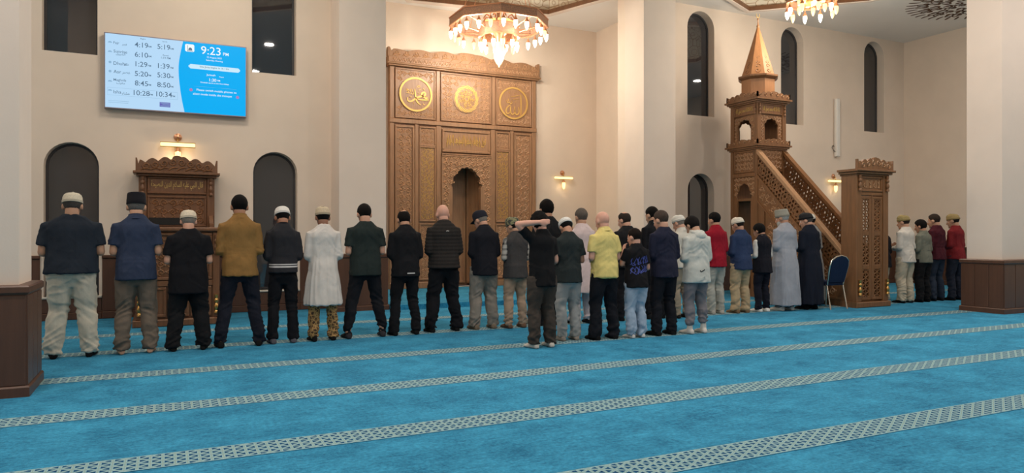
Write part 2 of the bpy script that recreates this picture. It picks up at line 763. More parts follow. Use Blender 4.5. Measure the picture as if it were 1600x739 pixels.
# raised carpeted platform of the apse
plat = struct(obj('floor_platform', MB().box(3.47, 8.80, 11.80, YW, 0.001, 0.085).box(2.5, 9.89, YW, YA, 0.001, 0.085), M['carpet']))

# --- wall with arched windows
LOWER = [(-1.30, 0.72, 0.36, 2.70), (1.665, 0.72, 0.36, 2.70), (10.92, 0.76, 0.36, 2.68)]
UPPER = [(-1.32, 0.72, 4.06, 6.37), (1.645, 0.72, 4.03, 6.37), (10.92, 0.78, 3.99, 6.37), (13.78, 0.76, 3.99, 6.37), (16.74, 0.77, 3.99, 6.37)]


def wall_y(name, x0, x1, y0, y1, z1, openings, mat):
    mb = MB()
    mb.plate([(x0, 0), (x1, 0), (x1, z1), (x0, z1)], y0, y1, [arch_pts(*o) for o in openings])
    return struct(obj(name, mb, mat))


wall_b1 = wall_y('wall_back_left', -9, 3.40, YW, YW + .3, ZC, [o for o in LOWER + UPPER if o[0] < 5], M['wall'])
wall_b2 = wall_y('wall_back_right', 8.86, XR, YW, YW + .3, ZC, [o for o in LOWER + UPPER if o[0] > 5], M['wall'])
wall_a = struct(obj('wall_apse', MB().plate([(2.4, 0), (9.99, 0), (9.99, ZC), (2.4, ZC)], YA, YA + .2, [arch_pts(6.24, 1.0, 0.085, 3.0)]), M['wall']))
struct(obj('wall_apse_left', MB().box(2.4, 2.5, YW + .3, YA, 0, ZC), M['wall']))
struct(obj('wall_apse_right', MB().box(9.89, 9.99, YW + .3, YA, 0, ZC), M['wall']))
wall_r = struct(obj('wall_right', MB().box(XR, XR + .2, -7, YW + .3, 0, ZC), M['wall']))
struct(obj('wall_left', MB().box(-9.2, -9, -7, YW + .3, 0, ZC), M['wall']))
struct(obj('wall_front', MB().box(-9, XR, -7.2, -7, 0, ZC), M['wall']))

k = 0
for (cx, w, z0, z1) in LOWER + UPPER:
    k += 1
    e = struct(thing('window_%d' % k, 'window', 'window', (cx, YW + 0.0, 0)))
    del e['label'], e['category']
    dep = 0.20
    outer = arch_pts(0, w, z0, z1)
    inner = arch_pts(0, w - 0.07, z0 + 0.035, z1 - 0.035)
    obj('window_frame', MB().plate(outer, dep, dep + .06, [inner]), M['frame_dark'], e)
    obj('pane', MB().plate(inner, dep + .02, dep + .035), M['glass'], e)
    if z0 < 1:
        obj('window_sill', MB().bbox(-w / 2 - .04, w / 2 + .04, -0.05, dep, z0 - .035, z0, .008), M['sill'], e)

# --- ceiling with two domes
DOME1 = [(4.72, 15.0), (8.03, 14.55), (8.72, 12.75), (8.72, 9.6), (7.2, 8.4), (4.9, 8.4), (3.5, 9.6), (3.5, 12.9)]
DOME2 = [(10.05, 11.43), (11.97, 12.3), (13.88, 10.53), (14.2, 9.2), (13.2, 7.95), (10.9, 7.95), (9.5, 9.2), (9.5, 10.6)]


def poly_ring(poly, s):
    cx = sum(p[0] for p in poly) / len(poly)
    cy = sum(p[1] for p in poly) / len(poly)
    return [(cx + (p[0] - cx) * s, cy + (p[1] - cy) * s) for p in poly]


RX = Matrix(((1, 0, 0, 0), (0, 0, 1, 0), (0, 1, 0, 0), (0, 0, 0, 1)))   # plate (x, y, z) -> (x, z, y): lie flat
DOME3 = [(12.26 - p[0], p[1]) for p in DOME2][::-1]
ceil = struct(obj('ceiling', MB().plate([(-9, -7), (XR, -7), (XR, YA), (-9, YA)], ZC, ZC + .15, [DOME1, DOME2, DOME3], M=RX), M['ceil']))
for d in (DOME1, DOME2, DOME3):
    rings = [[(p[0], p[1], z) for p in poly_ring(d, s)] for s, z in ((1.0, ZC), (0.99, ZC + .12), (.93, ZC + .55), (.8, ZC + 1.1), (.58, ZC + 1.6), (.3, ZC + 1.9), (.05, ZC + 2.0))]
    m = MB()
    m.loft(rings, cap=False)
    do = obj('dome_lining', m, M['dome'], ceil)
    inr = poly_ring(d, 0.955)
    obj('dome_moulding', MB().plate(d, ZC - .09, ZC + .02, [inr], M=RX), M['pillar'], ceil)
    inr2 = poly_ring(d, 0.949)
    obj('dome_moulding_line', MB().plate(inr, ZC - .075, ZC + .02, [inr2], M=RX), M['wood_dark'], ceil)

# painted scroll ornament on the ceiling near the right wall
orn = MB()
rnd = random.Random(5)
for ring_i, (rr, cnt) in enumerate(((0.25, 8), (0.48, 14), (0.70, 20), (0.92, 26), (1.14, 32), (1.36, 44))):
    for i in range(cnt):
        a = 2 * PI * (i + .5 * (ring_i % 2)) / cnt
        px, py = rr * math.cos(a), rr * math.sin(a)
        if ring_i < 5:
            orn.ribbon(spiral(px, py, 0.15, a, 0.9, 1 if i % 2 else -1, 11), 0.05, 0.004, 0, flat=True)
        orn.ribbon(curve([(px * .93, py * .93), (px * 1.03 + .03 * math.sin(a * 3), py * 1.03), (px * 1.11, py * 1.11)], 6), 0.055, 0.004, 0, flat=True)
obj('ceiling_ornament', orn, plain('brown_stencil_paint', (96, 66, 44), 0.8), ceil, M=Matrix.Translation((16.15, 9.5, ZC)) @ Matrix(((1, 0, 0, 0), (0, 0, 1, 0), (0, 1, 0, 0), (0, 0, 0, 1))), kind='stuff')


# recessed downlights in the ceiling (the hall's own lamps, mostly above and behind the camera)
E_DL = None
dl0 = None
for (dx, dy, dk) in DOWNLIGHTS:
    if dl0 is None:
        dl0 = obj('downlight_trim', MB().lathe([(.10, .0), (.15, .0), (.15, -.012), (.13, -.02), (.10, -.012)], 20), M['white_metal'], ceil, M=T(dx, dy, ZC), smooth=True)
    else:
        clone(dl0, 'downlight_trim', ceil, T(dx, dy, ZC))
    l = D.lights.new('downlight', 'AREA')
    l.shape = 'DISK'
    l.size = .22
    l.energy = DOWN_W * dk
    l.color = WARM
    lo = D.objects.new('downlight', l)
    COL.objects.link(lo)
    lo.location = (dx, dy, ZC - .025)


# --- pillars
def pillar(x0, x1, y0, y1, ph, proud=0.06):
    e = struct(thing('pillar', 'x', 'x', ((x0 + x1) / 2, (y0 + y1) / 2, 0)))
    del e['label'], e['category']
    hx, hy = (x1 - x0) / 2, (y1 - y0) / 2
    obj('shaft', MB().box(-hx, hx, -hy, hy, ph - .02, ZC), M['pillar'], e)
    ax, ay = hx + proud, hy + proud
    ped = obj('pedestal', MB().box(-ax, ax, -ay, ay, 0, ph - .05), M['wainscot'], e)
    cap = MB()
    cap.loft([[(sx * (ax + o), sy * (ay + o), z) for sx, sy in ((-1, -1), (1, -1), (1, 1), (-1, 1))] for o, z in ((.004, ph - .075), (.022, ph - .055), (.022, ph - .012), (.01, ph), (-.03, ph + .004))])
    obj('cap_moulding', cap, M['wainscot'], e)
    obj('skirting', MB().loft([[(sx * (ax + o), sy * (ay + o), z) for sx, sy in ((-1, -1), (1, -1), (1, 1), (-1, 1))] for o, z in ((.022, 0), (.022, .075), (.012, .088), (.003, .09))]), M['wainscot'], e)
    for side in range(2):
        L = (ax if side == 0 else ay) * 2
        nb = 3 if L > 0.5 else 2
        for i in range(nb):
            a, b = -L / 2 + i * L / nb + .006, -L / 2 + (i + 1) * L / nb - .006
            mb = MB().bbox(a, b, -0.009, 0.004, .092, ph - .08, .004)
            obj('veneer_panel', mb, M['wainscot'], ped, M=T(0, -ay, 0) if side == 0 else T(-ax, 0, 0, rz=-PI / 2))
            if side == 1:
                obj('veneer_panel', mb, M['wainscot'], ped, M=T(ax, 0, 0, rz=PI / 2))
    return e


pillar(-1.95, -1.07, 6.88, 7.46, 0.89)
pillar(12.28, 13.08, 6.93, 7.50, 0.88)
pillar(2.60, 3.405, 11.98, YW + .02, 0.97, 0.025)
pillar(8.85, 9.67, 11.98, YW + .02, 0.97, 0.025)


# --- wainscot along the walls
def wainscot(name, runs, z1, loc, rz):
    """runs [(a, b, top)] along local x, boards on the -y side"""
    e = struct(thing(name, 'x', 'x', loc, rz))
    del e['label'], e['category']
    for a, b, top in runs:
        obj('skirting', MB().bbox(a, b, -0.045, 0, 0, .11, .008), M['wainscot'], e)
        if top > .5:
            obj('cap_rail', MB().bbox(a, b, -0.055, 0, top - .05, top, .01), M['wainscot'], e)
        nb = max(1, round((b - a) / 0.55))
        for i in range(nb):
            p, q = a + (b - a) * i / nb, a + (b - a) * (i + 1) / nb
            obj('wainscot_panel', MB().bbox(p + .004, q - .004, -0.03, 0, .112, top - (.052 if top > .5 else .0), .006), M['wainscot'], e)
    return e


def back_runs(x0, x1, wins):
    out, x = [], x0
    for cx, w, z0, _ in wins:
        out.append((x, cx - w / 2 - .04, .98))
        out.append((cx - w / 2 - .04, cx + w / 2 + .04, z0 - .036))
        x = cx + w / 2 + .04
    out.append((x, x1, .98))
    return out


wainscot('trim_1', back_runs(-8.95, 2.57, LOWER[:2]), .98, (0, YW, 0), 0)
wainscot('trim_2', back_runs(9.70, XR - .05, LOWER[2:]), .98, (0, YW, 0), 0)
wainscot('trim_3', [(-YW + .05, -5.5, .98)], .98, (XR, 0, 0), -PI / 2)
wainscot('trim_4', [(8.15, 9.85, .98)], .98, (0, YA, 0.085), 0)


# ================================================================== carved woodwork helpers
def carved_panel(par, x0, x1, z0, z1, y, cell, wd, wh, fr=0.03, h=0.010, sw=0.024, seed=1, clip=None, back=True):
    """framed field sunk behind the face y, filled with scroll carving; returns the panel"""
    p = obj('carved_panel', MB().box(x0, x1, y + .012, y + .03, z0, z1), wd, par)
    obj('panel_frame', frame(MB(), x0, x1, z0, z1, fr, y - .012, y + .016, .007), wd, p)
    c = MB()
    scrolls(c, x0 + fr + .01, x1 - fr - .01, z0 + fr + .01, z1 - fr - .01, cell, y + .012, h, sw, clip, seed)
    obj('scroll_carving', c, wh, p, kind='stuff')
    return p


def gold_script(par, name, x0, x1, z0, z1, y, mat, seed=3, col=0.082):
    """a dense column of calligraphic strokes: stems, bowls and dots"""
    r = random.Random(seed)
    m = MB()
    nz = int((z1 - z0) / col)
    for k in range(nz):
        zc = z0 + (k + .5) * (z1 - z0) / nz
        x = x0
        while x < x1 - .02:
            s = col * r.uniform(.8, 1.1)
            t = r.random()
            if t < .35:
                m.ribbon(curve([(x + .01, zc + s * .75), (x + .012, zc), (x + .03, zc - s * .35)], 8), .010, .006, y, flat=True)
                x += .026
            elif t < .75:
                ww = min(r.uniform(.05, .09), x1 - x)
                m.ribbon(curve([(x, zc + s * .3), (x + ww * .1, zc - s * .3), (x + ww * .55, zc - s * .5), (x + ww, zc + s * .05), (x + ww * .75, zc + s * .35)], 12), .011, .006, y, flat=True)
                x += ww * .72
            else:
                ww = min(r.uniform(.06, .11), x1 - x)
                m.ribbon(curve([(x, zc - s * .2), (x + ww * .5, zc + s * .15), (x + ww, zc + s * .45)], 8), .010, .006, y, flat=True)
                m.ribbon([(x + ww * .4, zc + s * .45), (x + ww * .5, zc + s * .52), (x + ww * .6, zc + s * .45)], .014, .006, y, flat=True)
                x += ww * .6
    return obj(name, m, mat, par, kind='stuff')


# ================================================================== mihrab wall
mi = thing('mihrab', 'tall carved walnut mihrab panelling with gold calligraphy and central prayer niche', 'mihrab', (4.42, 15.24, 0.085))
W_, H_ = 3.64, 4.93
niche = lobed_pts(1.815, 0.70, 0.0, 2.28, 2.74, 9)
obj('backing', MB().plate([(0, 0), (W_, 0), (W_, H_), (0, H_)], .03, .14, [niche]), M['wood'], mi)
posts = ((0, .10), (.575, .665), (1.085, 1.20), (2.44, 2.555), (2.95, 3.04), (3.53, 3.64))
for a, b in posts:
    obj('stile', MB().bbox(a, b, 0, .03, .12, 3.70, .008), M['wood'], mi)
for a, b in ((0, .10), (1.085, 1.17), (2.47, 2.555), (3.53, 3.64)):
    obj('stile', MB().bbox(a, b, 0, .03, 3.78, H_, .008), M['wood'], mi)
obj('rail', MB().bbox(-.015, W_ + .015, -.02, .03, 3.68, 3.78, .012), M['wood'], mi)
for a, b in ((-.02, 1.43), (2.20, W_ + .02)):
    obj('plinth', MB().bbox(a, b, -.05, .03, 0, .14, .01), M['wood'], mi)
# three upper fields
med = ((.10, 1.085, .595), (1.17, 2.47, 1.82), (2.555, 3.53, 3.03))
for i, (a, b, cx) in enumerate(med):
    zc, r = 4.345, .47
    rr = .40 if i != 1 else .33
    carved_panel(mi, a + .02, b - .02, 3.80, H_ - .02, 0, .125, M['wood'], M['wood_hi'], .035, .009, .026, i + 2, clip=lambda x, z, cx=cx, rr=rr: math.hypot(x - cx, z - zc) > rr + .03)
    disc = [(cx + rr * math.cos(2 * PI * q / 40), zc + rr * math.sin(2 * PI * q / 40)) for q in range(40)]
    dk = obj('medallion', MB().plate(disc, -.002, .02), M['wood'], mi)
    if i != 1:
        dout = [(cx + .385 * math.cos(2 * PI * q / 48), zc + .385 * math.sin(2 * PI * q / 48)) for q in range(48)]
        dinn = [(cx + .345 * math.cos(2 * PI * q / 48), zc + .345 * math.sin(2 * PI * q / 48)) for q in range(48)]
        obj('gold_ring', MB().plate(dout, -.018, 0, [dinn]), M['gold'], dk)


def strokes(par, name, cx, zc, R, items, mat):
    m = MB()
    for w, pts in items:
        m.ribbon(curve([(cx + p[0] * R, zc + p[1] * R) for p in pts], 16), w * R, .014, -.002, flat=True)
    return obj(name, m, mat, par)


def px_pts(c, r, pts):
    return [((p[0] - c[0]) / r[0], -(p[1] - c[1]) / r[1]) for p in pts]


c1, r1 = (322, 347), (222, 245)
muh = [(.10, px_pts(c1, r1, [(305, 262), (312, 330), (325, 420), (350, 475), (398, 512)])),
       (.12, px_pts(c1, r1, [(196, 405), (198, 440), (215, 465), (265, 455), (330, 400), (400, 372), (452, 350), (466, 325), (445, 303), (418, 318), (405, 345), (470, 395), (508, 414), (430, 428), (350, 420)])),
       (.04, px_pts(c1, r1, [(335, 235), (360, 205), (385, 215), (350, 240)])),
       (.04, px_pts(c1, r1, [(360, 275), (400, 262)])), (.05, px_pts(c1, r1, [(430, 245), (450, 262)])),
       (.035, px_pts(c1, r1, [(172, 330), (230, 335), (285, 345), (270, 300), (262, 262)])),
       (.035, px_pts(c1, r1, [(245, 268), (243, 325)])), (.035, px_pts(c1, r1, [(185, 262), (200, 300), (215, 325)])), (.04, px_pts(c1, r1, [(175, 300), (205, 280), (230, 305)])),
       (.035, px_pts(c1, r1, [(230, 380), (245, 400), (262, 378)])), (.035, px_pts(c1, r1, [(475, 365), (488, 385), (505, 365)])), (.04, px_pts(c1, r1, [(430, 480), (440, 500), (462, 488)])),
       (.03, px_pts(c1, r1, [(290, 465), (290, 505)])), (.04, px_pts(c1, r1, [(360, 315), (368, 340)]))]
strokes(mi, 'gold_calligraphy', .595, 4.345, .345, muh, M['gold'])
c3, r3 = (380, 402), (175, 205)
alh = [(.085, px_pts(c3, r3, [(476, 272), (480, 350), (482, 450), (479, 580)])),
       (.09, px_pts(c3, r3, [(446, 452), (454, 510), (440, 552), (412, 558), (398, 520), (396, 448)])),
       (.09, px_pts(c3, r3, [(396, 500), (388, 545), (362, 562), (340, 535), (338, 470), (345, 450)])),
       (.09, px_pts(c3, r3, [(338, 520), (318, 548), (290, 555), (276, 520), (290, 475), (322, 440), (340, 432)])),
       (.06, px_pts(c3, r3, [(283, 368), (300, 405), (318, 390), (335, 412), (360, 400), (352, 375)])),
       (.05, px_pts(c3, r3, [(310, 340), (312, 380)])), (.035, px_pts(c3, r3, [(340, 312), (410, 298), (474, 280)])), (.035, px_pts(c3, r3, [(370, 352), (410, 342), (450, 336)])),
       (.04, px_pts(c3, r3, [(320, 245), (332, 262)])), (.03, px_pts(c3, r3, [(395, 252), (415, 262)])), (.035, px_pts(c3, r3, [(395, 385), (412, 380)]))]
strokes(mi, 'gold_calligraphy', 3.03, 4.345, .345, alh, M['gold'])
# middle rosette: swirling blades around dense script
ros = MB()
for q in range(14):
    a = 2 * PI * q / 14
    ros.ribbon([(1.82 + (.215 + .085 * t) * math.cos(a + 1.15 * t), 4.345 + (.215 + .085 * t) * 1.06 * math.sin(a + 1.15 * t)) for t in [i / 9 for i in range(10)]], .026, .012, -.002, flat=True)
    for rad in (.075, .12, .165):
        rr_ = random.Random(q * 7 + int(rad * 1000))
        aa = a + rr_.uniform(0, .4)
        ros.ribbon(spiral(1.82 + rad * math.cos(aa), 4.345 + rad * 1.06 * math.sin(aa), .034, aa, .8, 1 if q % 2 else -1, 8), .013, .011, -.002, flat=True)
        ros.ribbon([(1.82 + (rad - .02) * math.cos(aa + .2), 4.345 + (rad - .02) * math.sin(aa + .2)), (1.82 + (rad + .03) * math.cos(aa + .26), 4.345 + (rad + .03) * math.sin(aa + .26))], .010, .011, -.002, flat=True)
for q in range(8):
    a, b = 2 * PI * q / 8, 2 * PI * (q + 1) / 8
    ros.ribbon([(1.82 + .045 * math.cos(a), 4.345 + .045 * math.sin(a)), (1.82 + .045 * math.cos(b), 4.345 + .045 * math.sin(b))], [.012, .012], .011, -.002, flat=True)
obj('gold_rosette', ros, M['gold'], mi, kind='stuff')
# lower fields
carved_panel(mi, .115, .565, .18, 3.64, 0, .145, M['wood'], M['wood_hi'], .05, .012, .028, 11)
carved_panel(mi, 3.05, 3.52, .18, 3.64, 0, .145, M['wood'], M['wood_hi'], .05, .012, .028, 12)
for i, (a, b) in enumerate(((.675, 1.075), (2.565, 2.94))):
    carved_panel(mi, a, b, 3.20, 3.64, 0, .11, M['wood'], M['wood_hi'], .035, .009, .02, 20 + i)
    p = obj('script_panel', MB().box(a, b, .012, .03, 1.50, 3.20), M['wood'], mi)
    obj('panel_frame', frame(MB(), a, b, 1.50, 3.20, .035, -.012, .016), M['wood'], p)
    gold_script(p, 'gold_script', a + .05, b - .05, 1.56, 3.19, .012, M['gold'], 31 + i)
    carved_panel(mi, a, b, .18, 1.46, 0, .12, M['wood'], M['wood_hi'], .035, .009, .022, 24 + i)
# inscription over the niche
p = obj('inscription_panel', MB().box(1.22, 2.42, .008, .03, 3.09, 3.62), M['wood'], mi)
obj('panel_frame', frame(MB(), 1.22, 2.42, 3.09, 3.62, .06, -.016, .02, .012), M['wood'], p)
letters('gold_inscription', arabic('فول وجهك شطر المسجد الحرام'), M['gold'], p, 1.82, 3.35, .008, h=.30, w=.98, extrude=.012, off=.004)
ex = MB()
rr_ = random.Random(9)
for q in range(13):
    x = 1.35 + q * .073
    ex.ribbon(curve([(x, 3.24 + rr_.uniform(0, .05)), (x + .006, 3.36), (x - .006, 3.47 + rr_.uniform(-.05, .03))], 6), .013, .012, .008, flat=True)
    pass
obj('gold_flourish', ex, M['gold'], p, kind='stuff')
# arch surround
sp = MB().plate([(1.20, 1.20), (1.20, 3.06), (2.44, 3.06), (2.44, 1.20), (2.30, 1.35), (2.22, 1.55), (2.165, 1.75)] + lobed_pts(1.815, .70, 1.75, 2.28, 2.74, 9)[2:] + [(1.465, 1.75), (1.41, 1.55), (1.33, 1.35)], -.035, .02)
su = obj('arch_surround', sp, M['wood'], mi)
c = MB()


def in_sp(x, z):
    dx = abs(x - 1.82)
    if z > 2.28:
        return math.hypot(dx / .40, (z - 2.28) / .50) > 1.0
    return dx > .40 if z > 1.6 else dx > .40 + (1.6 - z) * .35


scrolls(c, 1.23, 2.41, 1.36, 3.04, .135, -.035, .014, .034, in_sp, 44)
obj('scroll_carving', c, M['wood_hi'], su, kind='stuff')
obj('panel_frame', frame(MB(), 1.20, 2.44, 2.99, 3.06, .03, -.05, .0), M['wood'], su)
for sx in (1.40, 2.235):
    obj('spindle', MB().lathe([(r, z * 3.6) for r, z in SPINDLE], 10, M=T(sx, -.02, .16)), M['wood'], mi, smooth=True)
# niche lining
nk = obj('niche_lining', MB().box(1.32, 2.31, .63, .66, -.0, 2.9).box(1.32, 1.35, .14, .64, 0, 2.9).box(2.28, 2.31, .14, .64, 0, 2.9).box(1.32, 2.31, .14, .66, 2.86, 2.9), M['wood'], mi)
for (xa, ya, xb, yb) in ((1.36, .16, 1.58, .56), (1.60, .60, 2.03, .60), (2.05, .56, 2.27, .16)):
    L = math.hypot(xb - xa, yb - ya)
    a = math.atan2(yb - ya, xb - xa)
    obj('niche_panel', frame(MB().box(0, L, 0, .015, .05, 2.83), 0, L, .05, 2.83, .05, -.012, .005), M['wood'], nk, M=T(xa, ya, 0, rz=a))
# cornice and cresting
co = MB()
for o, z0, z1 in ((.05, H_ - .0, H_ + .035), (.085, H_ + .035, H_ + .07), (.06, H_ + .07, H_ + .20)):
    co.bbox(-o, W_ + o, -o - .03, .14, z0, z1, .012)
obj('cornice', co, M['wood'], mi)
fr_ = MB()
for q in range(30):
    x = .02 + q * W_ / 30
    fr_.ribbon(curve([(x, H_ + .10), (x + .03, H_ + .17), (x + .07, H_ + .10), (x + .11, H_ + .17)], 10), .022, .012, -.09)
obj('frieze_carving', fr_, M['wood_hi'], mi, kind='stuff')
cr = crown_pts(W_ + .12, .26, 90, .035)
crown = obj('cresting', MB().plate([(x - .06, z + H_ + .20) for x, z in cr], -.07, .06), M['wood'], mi)
c = MB()
for q in range(16):
    x = .02 + (q + .5) * W_ / 16
    zz = .05 + .09 * (1 - abs(2 * (q + .5) / 16 - 1))
    c.ribbon(spiral(x, H_ + .22 + zz, .075, PI if q < 8 else 0, 1.3, 1 if q < 8 else -1), .028, .014, -.07)
    c.ribbon(curve([(x - .10, H_ + .22), (x - .02, H_ + .25 + zz * .3), (x + .09, H_ + .22 + zz * .5)], 8), .03, .014, -.07)
obj('scroll_carving', c, M['wood_hi'], crown, kind='stuff')

# ================================================================== preacher's pulpit under the screen
pu = thing('preaching_pulpit', 'carved dark walnut preaching pulpit with cresting, against the wall below the screen', 'pulpit', (-.39, 11.15, 0))
WD, WH = M['wood_dark'], M['wood_dark_hi']
PW = 1.08
BY = 1.22          # local depth of the tall back
obj('plinth', MB().bbox(-.04, PW + .04, -.05, 1.45, 0, .10, .012), WD, pu)
obj('body', MB().box(.03, PW - .03, .02, 1.42, .10, 1.34), WD, pu)
obj('desk_ledge', MB().bbox(-.03, PW + .03, -.05, BY, 1.34, 1.40, .015), WD, pu)
for a, b in ((.0, .09), (PW - .09, PW)):
    obj('stile', MB().bbox(a, b, -.01, .05, .10, 1.34, .008), WD, pu)
obj('rail', MB().bbox(.09, PW - .09, -.008, .03, .56, .64, .008), WD, pu)
carved_panel(pu, .10, PW - .10, .65, 1.32, 0, .115, WD, WH, .04, .012, .026, 51)
for i in range(3):
    a = .10 + i * (PW - .20) / 3
    obj('base_panel', frame(MB().box(a + .01, a + .283, .005, .02, .13, .55), a + .01, a + .283, .13, .55, .04, -.012, .01), WD, pu)
for sx in (.045, PW - .045):
    for z in (.16, 1.02):
        obj('spindle', MB().lathe(SPINDLE, 10, M=T(sx, -.035, z)), M['brass'] if z < .5 else WD, pu, smooth=True)
# tall back
obj('back', MB().box(.03, PW - .03, BY, 1.45, 1.34, 2.27), WD, pu)
for a, b in ((.0, .11), (PW - .11, PW)):
    obj('stile', MB().bbox(a, b, BY - .03, BY + .02, 1.40, 2.27, .008), WD, pu)
carved_panel(pu, .12, PW - .12, 1.42, 1.90, BY - .01, .12, WD, WH, .03, .014, .03, 52)
obj('dark_opening_block', MB().box(.14, .62, BY - .035, BY, 1.45, 1.56), M['black'], pu)  # solid black block painted as the dark of an opening; nothing is cut
p = obj('inscription_panel', MB().box(.12, PW - .12, BY - .012, BY, 1.93, 2.20), WD, pu)
obj('panel_frame', frame(MB(), .12, PW - .12, 1.93, 2.20, .035, BY - .035, BY - .005, .01), WD, p)
letters('inscription', arabic('قال النبي عليه السلام الدين النصيحة'), M['gold_dull'], p, PW / 2, 2.065, BY - .012, h=.14, w=.74, extrude=.008, off=.01)
for sx in (.055, PW - .055):
    obj('spindle', MB().lathe(SPINDLE, 10, M=T(sx, BY - .05, 1.92)), WD, pu, smooth=True)
    arm = MB()
    arm.plate([(0, 0), (.26, 0), (.26, .05), (.16, .07), (.10, .14), (.04, .20), (0, .20)], -.03, .03)
    obj('arm_bracket', arm, WD, pu, M=T(sx, BY - .03, 1.40, rz=-PI / 2))
co = MB()
for o, z0, z1 in ((.03, 2.20, 2.235), (.075, 2.235, 2.275)):
    co.bbox(-o, PW + o, BY - .06 - o, 1.45, z0, z1, .01)
obj('cornice', co, WD, pu)
cr = obj('cresting', MB().plate([(x - .04, z + 2.275) for x, z in crown_pts(PW + .08, .255, 60, .05)], BY - .10, BY - .03), WD, pu)
c = MB()
for q in range(8):
    x = .04 + (q + .5) * (PW - .08) / 8
    zz = .09 * (1 - abs(2 * (q + .5) / 8 - 1))
    c.ribbon(spiral(x, 2.275 + .07 + zz, .06, PI if q < 4 else 0, 1.3, 1 if q < 4 else -1), .026, .016, BY - .10)
    c.ribbon(curve([(x - .07, 2.29), (x, 2.31 + zz * .3), (x + .07, 2.29 + zz * .6)], 8), .026, .016, BY - .10)
obj('scroll_carving', c, WH, cr, kind='stuff')

# ================================================================== minbar (stepped pulpit with tower)
mn = thing('minbar', 'tall carved walnut minbar with stair, latticed parapets and pointed tower', 'minbar', (10.94, 8.60, 0))
WM = M['wood_minbar']
MW = 0.80                       # width over all
PD = .30                        # depth of the portal
TY0, TY1 = 2.33, 3.11           # the tower in local depth
SL = -PI / 2                    # parts that face the left side (-x): local x runs towards the viewer


def left_part(name, mb, mat, x=0.0, y=TY1, par=None, kind=None, smooth=False):
    """local x of the part = TY1 - y, so 0 is the back of the tower and TY1 the portal front"""
    return obj(name, mb, mat, par or mn, M=T(x, y, 0, rz=SL), kind=kind, smooth=smooth)


# --- portal
obj('portal_plinth', MB().bbox(-.05, MW + .05, -.05, PD, 0, .10, .012), WM, mn)
for a, b in ((-.02, .11), (MW - .11, MW + .02)):
    obj('portal_jamb', MB().bbox(a, b, -.02, PD, .10, 2.36, .01), WM, mn)
obj('portal_lintel', MB().bbox(.11, MW - .11, 0, PD, 1.99, 2.05, .008), WM, mn)
p = obj('portal_inscription_panel', MB().box(.11, MW - .11, .01, PD - .02, 2.05, 2.36), WM, mn)
obj('panel_frame', frame(MB(), .12, MW - .12, 2.06, 2.33, .035, -.012, .02), WM, p)
letters('inscription', arabic('لا اله الا الله'), M['wood_hi'], p, MW / 2, 2.195, .01, h=.14, w=.42, extrude=.010, off=.012)
obj('door_post', MB().bbox(MW / 2 - .014, MW / 2 + .014, -.005, .05, .14, 1.99, .006), WM, mn)
for side in (0, 1):
    x0 = .115 if side == 0 else MW / 2 + .016
    x1 = MW / 2 - .016 if side == 0 else MW - .115
    leaf = obj('door_leaf', frame(MB(), x0, x1, .13, 1.98, .045, .0, .04).bbox(x0 + .045, x1 - .045, 0, .04, .68, .75, .006).bbox(x0 + .045, x1 - .045, 0, .04, 1.28, 1.35, .006), WM, mn)
    for z0, z1 in ((.175, .68), (.75, 1.28), (1.35, 1.935)):
        lt = MB()
        lattice(lt, [(x0 + .045, z0), (x1 - .045, z0), (x1 - .045, z1), (x0 + .045, z1)], .085, .015, .008, .03, PI / 6, False)
        frame(lt, x0 + .04, x1 - .04, z0, z1, .012, .002, .032, .003)
        obj('door_lattice', lt, WM, leaf, kind='stuff')
for sx in (.04, MW - .04):
    for z in (.22, 2.07):
        obj('spindle', MB().lathe(SPINDLE, 10, M=T(sx, -.045, z)), M['brass'] if z < 1 else WM, mn, smooth=True)
co = MB()
for o, z0, z1 in ((.03, 2.34, 2.37), (.07, 2.37, 2.41), (.11, 2.41, 2.45)):
    co.bbox(-o, MW + o, -o, PD + .02, z0, z1, .01)
obj('portal_cornice', co, WM, mn)
cr = obj('portal_cresting', MB().plate([(x - .07, z + 2.45) for x, z in crown_pts(MW + .14, .22, 50, .07)], -.08, -.03), WM, mn)
c = MB()
for q in range(6):
    x = (q + .5) * MW / 6
    zz = .07 * (1 - abs(2 * (q + .5) / 6 - 1))
    c.ribbon(spiral(x, 2.45 + .065 + zz, .055, PI if q < 3 else 0, 1.3, 1 if q < 3 else -1), .024, .014, -.08)
obj('scroll_carving', c, M['wood_hi'], cr, kind='stuff')

# --- stair flank: in local x of left_part: 0 tower back, .78 tower front, 3.11 portal front
XA, XB = TY1 - TY0, TY1 - PD    # where the parapet starts and ends: .78 .. 2.81


def slope(z_at_tower):
    """height of a 45 degree line at local x"""
    return lambda x: z_at_tower - (x - XA) * (3.05 - 1.02) / (XB - XA)


